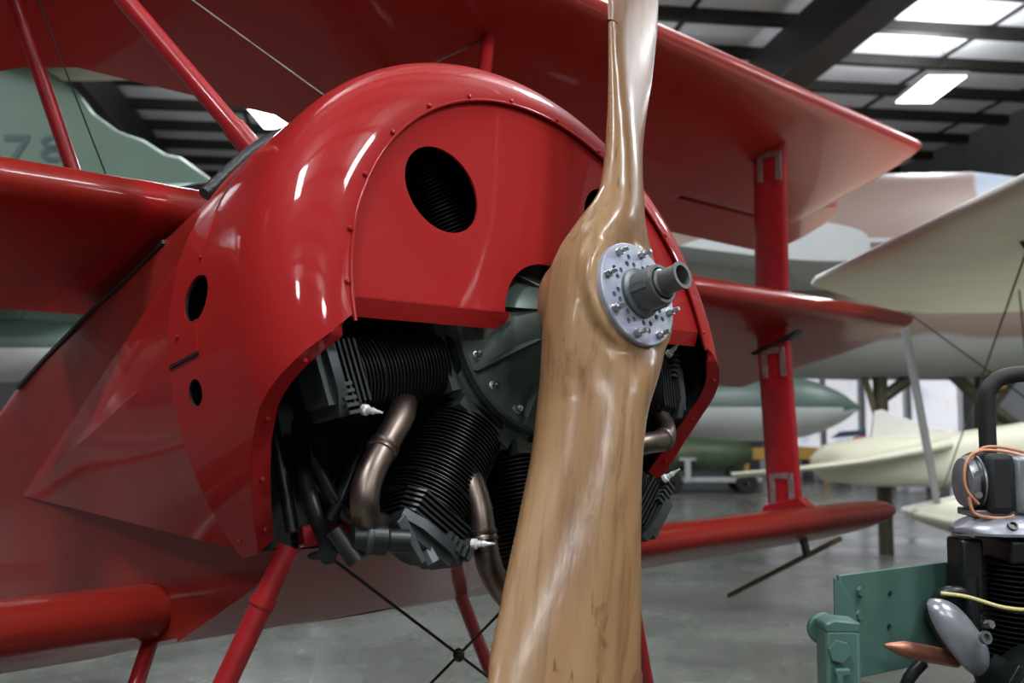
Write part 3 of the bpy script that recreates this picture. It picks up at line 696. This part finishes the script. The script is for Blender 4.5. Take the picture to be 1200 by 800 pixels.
DO = G(.78, 1.65, 0); droot = local(empty('display_engine', (0, 0, 0)), DO)
tag(droot, 'black finned aircraft engine with grey alloy rocker covers on green stand', 'engine')
ZB = 1.10
def dp(name, mb, mats, ang=35, bevel=0, parent=droot, sh=True): 
    o = link(name, mb.mesh(name), mats, parent, ang, bevel)
    if parent is droot: o.location = (0, 0, ZB)
    return o
def fin_prof(r0, r1, z0, z1, pitch):
    p_ = [(0, z0), (r0, z0)]; z = z0+.003
    while z < z1: p_ += [(r0, z), (r1, z+.0018), (r1, z+.0034), (r0, z+.0052)]; z += pitch
    return p_+[(r0, z1), (0, z1)]
CC = Vector((.155, .06, -.10))
cc = dp('crankcase', MB().lathe([(0, -.17), (.06, -.17), (.09, -.15), (.125, -.10), (.145, 0), (.145, .09), (.12, .12), (0, .13)], 48, CC, (0, 1, 0), cap=False), 'engine_black', 35)
def cover(c, ax, side, L_, W_, H_, name='rocker_cover'):
    # streamlined alloy cover: flat-bottomed teardrop shell
    c = Vector(c); ax = Vector(ax).normalized(); side = Vector(side); side = (side-ax*side.dot(ax)).normalized(); upv = ax.cross(side)
    R = []
    for i in range(15):
        t = -1+2*i/14; s_ = max(.06, (1-abs(t)**2.6))**.5; ring = []
        for k in range(20):
            a = 2*pi*k/20; h = sin(a); ring.append(c+ax*(t*L_)+side*(cos(a)*W_*s_)+upv*((h*H_*s_) if h > 0 else h*H_*.25*s_))
        R.append(ring)
    return MB().rings(R)
# upright cylinder
b1 = dp('cylinder', MB().lathe(fin_prof(.052, .078, -.04, .225, .0082), 40, (.088, .03, 0), (0, 0, 1), cap=False), 'engine_black', 30)
dp('cylinder_head', MB().prism([(-.06, -.06), (.06, -.06), (.07, .0), (.06, .07), (-.06, .07)], (.088, .03, .222), (1, 0, 0), (0, 1, 0), (0, 0, .040)).box((-.020, .03, .20), (.038, .06, .12)), 'engine_black', 30, .006)
h1 = dp('rocker_cover', cover((.068, .02, .272), (1, .0, .0), (0, 1, 0), .112, .062, .032), 'alloy_cover', 50)
dp('cover_seam', MB().rings([[Vector((.068, .02, .270))+Vector((cos(2*pi*k/48)*1.0*.1125*(abs(cos(2*pi*k/48))**-.25 if abs(cos(2*pi*k/48)) > .3 else 1)*.98, sin(2*pi*k/48)*.0625, 0))+d for d in (Vector((0, 0, -.002)), Vector((0, 0, .002)))] for k in range(48)], closed=False, loop=True), 'steel_dull', 0)
dp('cover_boss', MB().lathe([(.0085, 0), (.0085, .004), (.0055, .004), (.0055, .001), (0, .001)], 20, (.030, -.034, .285), (0, -.8, .6), cap=False), 'engine_black', 40)
dp('pushrod_tube', MB().tube([(-.028, .0, .20), (-.018, .0, .06), (.03, .02, -.04)], .013, 12, smooth=4), 'engine_black', 60)
# tilted cylinder
ax2 = Vector((-.83, .02, .55)).normalized(); base2 = Vector((.085, -.085, -.015))
dp('cylinder', MB().lathe(fin_prof(.055, .072, -.03, .118, .0125), 40, base2, ax2, cap=False), 'engine_black', 30)
hp2 = base2+ax2*.125+Vector((.02, 0, -.035))
hb = MB(); s2 = Vector((.52, 0, .80)).normalized()
for i in range(6):
    hb.prism([(-.055, -.045), (.05, -.045), (.05, .05), (-.055, .05)], hp2+ax2*(.0085*i-.012), s2, (0, 1, 0), ax2*.004)
hb.prism([(-.05, -.028), (.05, -.028), (.05, .05), (-.05, .05)], hp2-ax2*.014, s2, (0, 1, 0), ax2*.055)
dp('cylinder_head', hb, 'engine_black', 30, .001)
dp('rocker_cover', cover((-.088, -.075, .118), (.60, .10, -.79), (.55, .75, .38), .070, .034, .036), 'alloy_cover', 50)
dp('cover_boss', MB().lathe([(.010, 0), (.010, .007), (.006, .007), (.006, .001), (0, .001)], 18, (-.060, -.112, .125), (.3, -.9, .25), cap=False), 'engine_grey', 40)
dp('exhaust_stub', MB().tube([(-.075, -.05, .078), (-.135, -.066, .092), (-.170, -.078, .101), (-.202, -.085, .108)], [.013, .0135, .012, .002], 16, smooth=4), 'copper_pipe', 60)
dp('rocker_cover', cover((-.085, -.02, -.005), (1, .1, .05), (0, -1, 0), .055, .03, .03), 'alloy_cover', 50)
# magneto on top
mgs = MB().box((.025, .03, .352), (.046, .095, .098)); mg = dp('magneto', mgs, 'black_rubber', 30, .010)
sub(mg, 'end_cap', MB().lathe([(.046, 0), (.046, -.012), (.040, -.022), (.022, -.028), (0, -.028)], 28, (.002, .03, .352), (1, 0, 0), cap=False), 'steel_dull', 40)
sub(mg, 'drive_end', MB().box((.069, .03, .350), (.042, .09, .095)).lathe([(.016, 0), (.016, .04)], 16, (.08, -.02, .325), (.5, -1, 0)), 'steel_dull', 30, .008)
sub(mg, 'cap_band', MB().lathe([(.047, -.004), (.048, 0), (.047, .004)], 28, (-.006, .03, .352), (1, 0, 0), cap=False), 'engine_black', 40)
for z in (.335, .368): sub(mg, 'terminal', MB().hexa((-.018, -.022, z), (-.3, -1, 0), .006, .01), 'bolt_steel', 0)
sub(mg, 'magneto_foot', MB().box((.035, .03, .302), (.10, .07, .012)), 'steel_dull', 0, .002)
sub(mg, 'ignition_cable', MB().tube([(-.012, -.01, .318), (-.030, -.005, .345), (-.026, .0, .385), (.0, .005, .405), (.045, .005, .403), (.085, .0, .392), (.12, 0, .385)], .0026, 8, smooth=5).tube([(-.012, .01, .39), (.01, .012, .41), (.05, .01, .409), (.12, .008, .39)], .0026, 8, smooth=5), 'orange_cable', 60)
sub(mg, 'ignition_cable', MB().tube([(-.028, -.01, .33), (-.022, -.012, .305), (.0, -.014, .297), (.03, -.012, .296), (.045, -.01, .30)], .003, 8, smooth=5), 'orange_cable', 60)
dp('intake_pipe', MB().tube([(.062, .10, .15), (.060, .10, .35), (.060, .10, .48), (.068, .10, .515), (.10, .10, .535), (.18, .10, .54)], .0145, 16, smooth=5), 'black_rubber', 60)
dp('breather_pipe', MB().tube([(-.05, .04, .08), (-.085, .02, .13), (-.072, .0, .170), (-.035, .0, .172), (-.012, .02, .145), (-.02, .04, .09)], .011, 12, smooth=5), 'engine_black', 60)
dp('breather_pipe', MB().tube([(-.12, -.03, .07), (-.15, -.03, .03), (-.155, -.02, -.06)], .010, 12, smooth=4), 'engine_black', 60)
for p_ in ((-.018, -.01, .10), (-.008, -.012, .125), (-.028, -.008, .085)): dp('union_nut', MB().hexa(p_, (.4, -1, .2), .007, .012), 'steel_dull', 0)
dp('ground_cable', MB().tube([(-.084, -.02, .176), (-.045, -.03, .172), (.0, -.055, .160), (.05, -.06, .157), (.14, -.05, .160)], .0032, 8, smooth=5), 'yellow_cable', 60)
dp('ground_cable', MB().tube([(-.165, -.03, .01), (-.155, -.035, .028), (-.14, -.035, .030), (-.13, -.03, .012), (-.13, -.02, -.02)], .0045, 8, smooth=5), 'yellow_cable', 60)
dp('mount_pad', MB().box((.155, .214, -.10), (.09, .06, .09)), 'engine_black', 30, .004)

# ------------------------------------------------------------------ aircraft further back
mat('cream_fabric', (.72, .69, .53), .5, var=.05, scale=3, bump=.04, bscale=6)
mat('white_dope', (.72, .71, .66), .45, var=.05, scale=3)
mat('olive_strut', (.055, .050, .025), .5, var=.2, scale=6)
mat('grey_strut', (.42, .43, .48), .4, metal=.3)
mat('jet_green', (.085, .135, .098), .45, var=.12, scale=.8)
mat('jet_grey', (.38, .39, .38), .45, var=.08, scale=.8)
mat('jet_dark_green', (.055, .085, .07), .42, var=.15, scale=.9)
mat('jet_tan', (.62, .50, .43), .5, var=.10, scale=.5)
mat('jet_pale', (.42, .43, .43), .5, var=.08, scale=.6)
mat('number_dark', (.035, .055, .06), .5); mat('navy', (.02, .03, .07), .5); mat('flag_red', (.4, .03, .03), .5)
mat('yellow_paint', (.65, .38, .06), .45); mat('bomb_green', (.07, .10, .05), .45, var=.2, scale=3)
YAW = atan2(RH.y, RH.x)
def site(name, r, f): return local(empty(name, (0, 0, 0)), G(r, f, 0))
def lp(root, name, mb, mats, ang=35, bevel=0): return link(name, mb.mesh(name), mats, root, ang, bevel)
def wing_loft(st, tilt=0.0, pivot=0.0):     # stations: (span coordinate f, r lead, r trail, z, thick) ; span along local y
    R = []
    for f, r0, r1, z, th in st:
        c = r1-r0; R.append([Vector((r0+c*a, f, z+b_*th/.125-tilt*(r0+c*a-pivot))) for a, b_ in FO])
    return MB().rings(R)
# cream biplane to the right: local x = right, y = ahead, origin under its cockpit
cbp = site('cream_biplane', 3.0, .2); cb0 = Vector((3.0, .2, 0))
tag(cbp, 'cream fabric biplane with wires and slim struts between its wings', 'aircraft')
uwl = [(-4.8, 1.9, 3.6, 2.33, .07), (-4.2, 1.62, 3.6, 2.33, .09), (-.5, 1.60, 3.6, 2.33, .09), (5.35, 1.66, 3.62, 2.33, .09), (5.55, 1.70, 3.62, 2.33, .085), (6.2, 2.18, 3.62, 2.33, .07), (6.8, 2.66, 3.61, 2.33, .045), (6.98, 2.9, 3.58, 2.33, .03), (7.04, 3.2, 3.5, 2.33, .01)]
def rel(st): return [(f-cb0.y, a-cb0.x, b_-cb0.x, z, t) for f, a, b_, z, t in st]
w1 = lp(cbp, 'upper_wing', wing_loft(rel(uwl)), 'cream_fabric', 40)
lp(w1, 'leading_edge_highlight', MB().tube([(a-cb0.x+.012, f-cb0.y, z+.002) for f, a, b_, z, t in uwl[1:7]], .017, 8), 'white_dope', 60)  # white tube paints the bright highlight along the wing's front edge
lwl = [(-3.6, 2.7, 4.4, .93, .09), (6.6, 2.66, 4.4, .93, .09), (7.0, 2.74, 4.4, .936, .085), (7.7, 3.3, 4.4, 1.126, .06), (8.3, 3.8, 4.38, 1.304, .035), (8.42, 4.05, 4.3, 1.38, .01)]
w2 = lp(cbp, 'lower_wing', wing_loft(rel(lwl), .34, -.3), 'cream_fabric', 40)
lp(w2, 'leading_edge_highlight', MB().tube([(a-cb0.x+.010, f-cb0.y, z+.012-.34*(a-cb0.x+.3)) for f, a, b_, z, t in lwl[1:5]], .022, 8), 'white_dope', 60)  # highlight on the lower wing's edge, painted as a white tube
def V(r, f, z): return Vector((r-cb0.x, f-cb0.y, z))
for a, b_, mm, rr in ((V(2.70, 6.80, 2.33), V(3.22, 7.55, .95), 'grey_strut', .032), (V(2.12, 4.02, 2.33), V(3.0, 4.05, .95), 'olive_strut', .045), (V(3.3, 4.5, 2.33), V(3.9, 4.5, .95), 'olive_strut', .03), (V(2.4, 1.4, 2.33), V(3.2, 1.4, .95), 'olive_strut', .04), (V(2.4, -1.2, 2.33), V(3.2, -1.2, .95), 'olive_strut', .04)):
    lp(cbp, 'interplane_strut', MB().tube([a, b_], rr, 8), mm)
for a, b_ in ((V(2.75, 6.8, 2.3), V(3.0, 4.05, .98)), (V(2.15, 4.05, 2.3), V(3.22, 7.5, .98)), (V(2.9, 5.6, 2.3), V(3.5, 6.6, .98)), (V(3.3, 4.5, 2.3), V(3.9, 7.4, .98))):
    lp(cbp, 'flying_wire', MB().tube([a, b_], .005, 5), 'wire_dark')
def body(root, name, st, mats, axis='x', n=20, ang=40):
    R = []
    for s, hw, z0, z1 in st:
        zc, hz = (z0+z1)/2, (z1-z0)/2; ring = []
        for k in range(n):
            t = 2*pi*k/n; a, c_ = cos(t), sin(t); ex = .75
            a = abs(a)**ex*(1 if a > 0 else -1); c_ = abs(c_)**ex*(1 if c_ > 0 else -1)
            ring.append(Vector((s, a*hw, zc+c_*hz)) if axis == 'x' else Vector((a*hw, s, zc+c_*hz)))
        R.append(ring)
    return lp(root, name, MB().rings(R), mats, ang)
body(cbp, 'fuselage', [(-1.45, .12, 1.3, 1.6), (-1.3, .38, 1.05, 1.85), (-.4, .42, .95, 1.95), (1.2, .38, .95, 1.9), (3.0, .25, 1.0, 1.7), (5.0, .05, 1.1, 1.4)], 'cream_fabric')
for s in (-1, 1):
    lp(cbp, 'wheel', MB().lathe([(.33, -.04), (.36, 0), (.33, .04), (.27, .05), (.27, -.05)], 28, (-.5, s*.75, .36), (0, 1, 0), loop=True), 'black_rubber')
    lp(cbp, 'undercarriage_leg', MB().tube([(-.5, s*.75, .36), (-.3, s*.35, 1.0)], .03, 8), 'olive_strut')
lp(cbp, 'axle', MB().tube([(-.5, -.8, .36), (-.5, .8, .36)], .025, 8), 'olive_strut')
lp(cbp, 'tail_skid', MB().tube([(4.8, 0, 1.15), (5.1, 0, .5), (5.2, 0, 0.01)], .03, 6), 'olive_strut')

# far white monoplane
fm = site('white_monoplane', 4.85, 10.8); tag(fm, 'white low-wing monoplane with striped rudder parked beyond the biplane', 'aircraft')
body(fm, 'fuselage', [(-1.6, .04, 1.07, 1.17), (-1.45, .17, .90, 1.30), (-1.0, .25, .85, 1.38), (-.3, .29, .84, 1.40), (.4, .28, .84, 1.49), (1.1, .24, .88, 1.60), (1.7, .18, .96, 1.59), (3.0, .06, 1.15, 1.5)], 'cream_fabric')
R = []
for t in [i/10 for i in range(11)]:
    r0 = -2.7+t*2.5; y0 = -1.05+t*.7; z = 1.04+t*.27-.05*sin(pi*t); c = .5+.62*t; k = .5+.5*t
    R.append([Vector((r0+.17*a*(1-t), y0+c*a, z+b_*c*k-a*.07)) for a, b_ in FO])
lp(fm, 'wing', MB().rings(R), 'cream_fabric', 50)
lp(fm, 'fin', MB().prism([(-.93, 1.31), (-.88, 1.66), (-.80, 1.68), (-.62, 1.61), (-.28, 1.50), (.17, 1.40), (-.28, 1.28)], (0, .08, 0), (1, 0, 0), (0, 0, 1), (0, -.05, 0)), 'white_dope', 30, .008)
for mm, pg in (('navy', [(-1.36, 1.37), (-.98, 1.40), (-.98, 1.46), (-1.25, 1.44)]), ('white_dope', [(-1.17, 1.31), (-1.12, 1.31), (-1.12, 1.37), (-1.17, 1.37)]), ('flag_red', [(-1.11, 1.30), (-.97, 1.30), (-.97, 1.395), (-1.11, 1.38)])):
    lp(fm, 'rudder_stripe', MB().prism(pg, (0, .07, 0), (1, 0, 0), (0, 0, 1), (0, -.04, 0)), mm, 0)
for y_ in (-.5, .5):
    lp(fm, 'undercarriage_leg', MB().tube([(.35, y_*.4, .92), (.3, y_, .2)], .035, 8), 'grey_strut')
    lp(fm, 'wheel', MB().lathe([(.17, -.04), (.2, 0), (.17, .04), (.07, .05), (.07, -.05)], 24, (.3, y_, .203), (0, 1, 0), loop=True), 'black_rubber')
lp(fm, 'tail_wheel', MB().lathe([(.10, -.03), (.12, 0), (.10, .03), (.04, .03), (.04, -.03)], 20, (2.2, 0, .123), (0, 1, 0), loop=True), 'black_rubber')
lp(fm, 'tail_wheel_leg', MB().tube([(2.2, 0, .12), (2.1, 0, 1.1)], .03, 8), 'grey_strut')

# big tan transport jet across the back, with a slung tank under its wing
m, N, L, b = nm('jet_camo')
tc = N.new('ShaderNodeTexCoord'); sx = N.new('ShaderNodeSeparateXYZ'); L.new(tc.outputs['Object'], sx.inputs[0])
nz = N.new('ShaderNodeTexNoise'); nz.inputs['Scale'].default_value = .8; nz.inputs['Detail'].default_value = 1; L.new(tc.outputs['Object'], nz.inputs['Vector'])
def mth(op, a, b_, c_=None):
    x = N.new('ShaderNodeMath'); x.operation = op
    for i, v in enumerate((a, b_, c_)):
        if v is None: continue
        if isinstance(v, (int, float)): x.inputs[i].default_value = v
        else: L.new(v, x.inputs[i])
    return x.outputs[0]
def edge(src, lo, hi):
    x = N.new('ShaderNodeMapRange'); x.inputs['From Min'].default_value = lo; x.inputs['From Max'].default_value = hi; L.new(src, x.inputs[0]); return x.outputs[0]
low = edge(mth('MULTIPLY_ADD', nz.outputs['Fac'], .6, sx.outputs['Z']), 2.74, 2.80)
r1 = ramp(low, [(0, (.36, .37, .36)), (1, (.25, .17, .145))])
blue = mth('MULTIPLY', edge(mth('MULTIPLY_ADD', nz.outputs['Fac'], .7, sx.outputs['X']), 1.22, 1.27), edge(sx.outputs['Z'], 3.5, 3.55))
L.new(mixc('MIX', r1.outputs[0], (.36, .39, .46), blue), b.inputs['Base Color']); b.inputs['Roughness'].default_value = .5
tj = site('transport_jet', 4.5, 12.0); tag(tj, 'large tan and pale grey military jet with pointed tank under its wing', 'aircraft')
body(tj, 'fuselage', [(-6.1, .2, 2.8, 3.36), (-4.1, .68, 2.27, 3.84), (-2.05, 1.06, 2.10, 4.31), (-.35, 1.16, 2.05, 4.52), (1.0, 1.16, 2.05, 4.55), (1.9, 1.06, 2.13, 4.45), (3.2, .8, 2.3, 4.2), (4.2, .25, 2.8, 3.7)], 'jet_camo', n=28)
lp(tj, 'panel_strip', MB().box((-.7, -1.15, 3.55), (1.5, .05, .06)), 'jet_pale', 0, .015)
R = []
for t in [i/8 for i in range(9)]:
    x_ = -.62-t*.5; y_ = -.8-t*2.0; c = 2.6-t*.8
    R.append([Vector((x_-c*a, y_, 3.20+b_*c*1.5)) for a, b_ in FO])
lp(tj, 'wing', MB().rings(R), 'jet_pale', 50)
def tank(c, L0, L1, r):
    prof_ = [(-L0, .02), (-L0*.8, r*.45), (-L0*.5, r*.8), (-L0*.15, r), (L1*.25, r), (L1*.55, r*.84), (L1*.8, r*.5), (L1*.95, r*.16), (L1, .015)]
    c = Vector(c); mb = MB().rings([[c+Vector((v.x, v.y*cos(2*pi*k/28), v.y*sin(2*pi*k/28))) for k in range(28)] for v in catmull([(a_, b_, 0) for a_, b_ in prof_], 4)])
    mb.mi = [0 if sum(mb.v[i][2] for i in f)/len(f) > c.z-r*.06 else 1 for f in mb.f]
    return mb
lp(tj, 'drop_tank', tank((-2.1, -2.0, 1.69), 1.6, 1.12, .33), ['jet_dark_green', 'jet_grey'], 50)
lp(tj, 'tank_pylon', MB().prism([(-2.7, 1.98), (-1.8, 1.98), (-1.6, 3.2), (-2.7, 3.2)], (0, -2.03, 0), (1, 0, 0), (0, 0, 1), (0, .08, 0)), 'jet_pale', 30, .015)
lp(tj, 'main_gear_leg', MB().tube([(1.1, -.3, 2.2), (1.1, -.3, 1.55), (1.12, -.3, .35)], [.10, .13, .15], 12), 'olive_strut')
lp(tj, 'gear_brace', MB().tube([(.68, -.3, 2.15), (1.1, -.3, 1.75), (1.55, -.3, 1.42)], .075, 8), 'olive_strut')
lp(tj, 'gear_brace', MB().tube([(1.48, -.3, 2.15), (1.1, -.3, 1.68)], .085, 8), 'olive_strut')
lp(tj, 'gear_actuator', MB().lathe([(.07, -.12), (.07, .12)], 14, (1.15, -.42, 1.98), (1, 0, .2)), 'yellow_paint')
for s in (-.25, .25): lp(tj, 'gear_wheel', MB().lathe([(.3, -.09), (.35, 0), (.3, .09), (.14, .1), (.14, -.1)], 28, (1.12, -.3+s, .353), (0, 1, 0), loop=True), 'black_rubber')
lp(tj, 'main_gear_leg', MB().tube([(-.14, -.3, 2.2), (-.12, -.3, .0)], .085, 12), 'olive_strut')
lp(tj, 'gear_brace', MB().tube([(-.34, -.3, 2.15), (-.16, -.3, 1.5)], .04, 8), 'ash_wood')
lp(tj, 'gear_brace', MB().tube([(.2, -.3, 2.05), (-.12, -.3, 1.82)], .075, 8), 'olive_strut')
lp(tj, 'tail_prop', MB().tube([(-5.2, 0, 2.7), (-5.2, 0, .0)], .08, 8), 'olive_strut')

# green jet behind the left wings
gj = site('green_jet', -4.0, 9.2); tag(gj, 'pale green jet with tall fin numbered 778', 'aircraft')
def Z(v): return 1.555+(493-v)/1156*9.2
body(gj, 'fuselage', [(-6.0, .5, 2.6, 3.6), (-3.0, .62, 2.5, 3.70), (0, .66, 2.48, 3.74), (1.6, .66, 2.48, 3.76), (3.0, .5, 2.55, 3.6), (4.4, .08, 2.9, 3.2)], 'jet_green', n=24)
fin = [(-2.6, 3.6), (-2.6, 5.6), (-1.5, 5.25), (-.78, 4.95), (-.45, 4.90), (-.18, 4.72), (.02, 4.47), (.27, 4.29), (.52, 4.20), (.72, 4.07), (.87, 4.04), (1.22, 3.79), (1.5, 3.65)]
lp(gj, 'fin', MB().prism(fin, (0, -.07, 0), (1, 0, 0), (0, 0, 1), (0, .14, 0)), 'jet_green', 30, .03)
lp(gj, 'fin_fillet', MB().prism([(-1.0, 3.68), (1.62, 3.68), (1.75, 3.76), (-1.0, 3.76)], (0, -.09, 0), (1, 0, 0), (0, 0, 1), (0, .18, 0)), 'white_dope', 30, .02)
# serial number 778 on the fin
def digit(mb, d, x, z, w_, h, t):
    if d == '7':
        mb.prism([(0, h-t), (w_, h-t), (w_, h), (0, h)], (x, -.078, z), (1, 0, 0), (0, 0, 1), (0, .012, 0))
        mb.prism([(w_*.18, 0), (w_*.18+t*1.1, 0), (w_, h-t), (w_-t*1.1, h-t)], (x, -.0785, z), (1, 0, 0), (0, 0, 1), (0, .012, 0))
    else:
        for cz, hh in ((h*.74, h*.26), (h*.28, h*.28)):
            R = []
            for k in range(24):
                a = 2*pi*k/24; o_ = Vector((x+w_/2+cos(a)*w_/2, -.078, z+cz+sin(a)*hh)); i_ = Vector((x+w_/2+cos(a)*(w_/2-t), -.078, z+cz+sin(a)*(hh-t*.8)))
                R.append([o_, i_, i_+Vector((0, .012, 0)), o_+Vector((0, .012, 0))])
            mb.rings(R, False, loop=True)
    return mb
for i, d in enumerate('778'):
    lp(gj, 'fin_number', digit(MB(), d, -1.12+.33*i+(.02 if i == 2 else 0), Z(188), .235, .26, .055), 'number_dark', 0)
R = []
for t in [i/10 for i in range(11)]:
    x_ = -1.9+2.46*t; y_ = -.5; z_ = 5.33-.60*t-.03*sin(pi*t); c = 1.9*(1-t*.85)
    R.append([Vector((x_, y_+c*a, z_+b_*.9*(1-.5*t))) for a, b_ in FO])
lp(gj, 'tailplane', MB().rings(R), 'jet_tan', 50)
R = []
for t in [i/6 for i in range(7)]:
    R.append([Vector((1.2-t*1.4+2.6*(1-.4*t)*a-1.3, -.6-t*2.0, 2.75+b_*2.0)) for a, b_ in FO])
lp(gj, 'wing', MB().rings(R), 'jet_green', 50)
lp(gj, 'drop_tank', tank((-.55, -1.6, 1.555+(493-410)/1156*7.6), 2.6, 2.2, .25), ['jet_dark_green', 'jet_grey'], 50)
lp(gj, 'tank_pylon', MB().prism([(-1.0, 2.3), (.2, 2.3), (.3, 2.75), (-1.0, 2.75)], (0, -1.64, 0), (1, 0, 0), (0, 0, 1), (0, .08, 0)), 'jet_green', 30, .02)
for x_, y_ in ((-3.5, 0), (2.0, -1.2), (2.0, 1.2)):
    lp(gj, 'gear_leg', MB().tube([(x_, y_*.5, 2.8), (x_, y_, .35)], .07, 10), 'grey_strut')
    lp(gj, 'gear_wheel', MB().lathe([(.3, -.09), (.36, 0), (.3, .09), (.12, .1), (.12, -.1)], 24, (x_, y_, .365), (0, 1, 0), loop=True), 'black_rubber')

# bomb on a low trolley far down the hall
bo = site('bomb_trolley', 4.2, 21.6); tag(bo, 'low wheeled trolley carrying a green bomb on the hangar floor', 'trolley')
lp(bo, 'frame', MB().box((0, 0, .30), (2.3, .7, .10)).box((-.45, -.4, .5), (.12, .06, .5)).box((-.45, -.4, .74), (.35, .06, .06)), 'jet_pale', 0, .01)
for x_ in (-.8, .8):
    for y_ in (-.42, .42): lp(bo, 'wheel', MB().lathe([(.2, -.06), (.24, 0), (.2, .06), (.08, .06), (.08, -.06)], 20, (x_, y_, .243), (0, 1, 0), loop=True), 'black_rubber')
    lp(bo, 'cradle', MB().box((x_*.7, 0, .40), (.12, .55, .16)), 'bomb_green', 0)
bb = site('green_bomb', 4.2, 21.6); bb.location.z = .482
tag(bb, 'dark green bomb with brass nose lying on a trolley', 'bomb')
lp(bb, 'casing', MB().lathe([(0, -1.05), (.12, -1.02), (.3, -.9), (.36, -.75), (.36, .4), (.30, .75), (.16, 1.0), (0, 1.05)], 28, (0, 0, .36), (1, 0, 0), cap=False), 'bomb_green', 40)
lp(bb, 'nose_cap', MB().lathe([(.0, -1.12), (.14, -1.1), (.2, -.985), (.1, -.98)], 20, (0, 0, .36), (1, 0, 0), cap=False), 'yellow_paint', 40)
yb = link('barrier_board', MB().box((0, 0, .74), (2.6, .06, .30)).box((-1.0, 0, .30), (.1, .1, .60)).box((1.0, 0, .30), (.1, .1, .60)).mesh('barrier_board'), 'yellow_paint', None, 0, .01)
local(yb, G(6.9, 25.0, 0)); tag(yb, 'yellow barrier board standing on the floor behind the bomb trolley', 'barrier')
# display boards along the far wall
m, N, L, b = nm('board_print_glow'); tc = N.new('ShaderNodeTexCoord'); nz = N.new('ShaderNodeTexNoise'); nz.inputs['Scale'].default_value = 1.3; nz.inputs['Detail'].default_value = 4
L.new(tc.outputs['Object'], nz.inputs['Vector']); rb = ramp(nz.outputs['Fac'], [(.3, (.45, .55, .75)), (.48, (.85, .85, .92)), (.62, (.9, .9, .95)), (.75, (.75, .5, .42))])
L.new(rb.outputs[0], b.inputs['Base Color']); L.new(rb.outputs[0], b.inputs['Emission Color']); b.inputs['Emission Strength'].default_value = .75     # glow added to brighten the prints, no lamp behind them
mat('board_frame', (.7, .7, .74), .5)
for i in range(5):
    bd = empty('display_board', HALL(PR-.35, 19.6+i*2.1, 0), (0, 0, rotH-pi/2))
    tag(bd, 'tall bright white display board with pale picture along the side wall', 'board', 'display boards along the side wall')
    lp(bd, 'panel', MB().box((0, 0, 1.75), (1.95, .05, 2.5)), 'board_frame', 0, .01); lp(bd, 'print', MB().box((0, -.027, 1.85), (1.7, .006, 2.0)), 'board_print_glow', 0)
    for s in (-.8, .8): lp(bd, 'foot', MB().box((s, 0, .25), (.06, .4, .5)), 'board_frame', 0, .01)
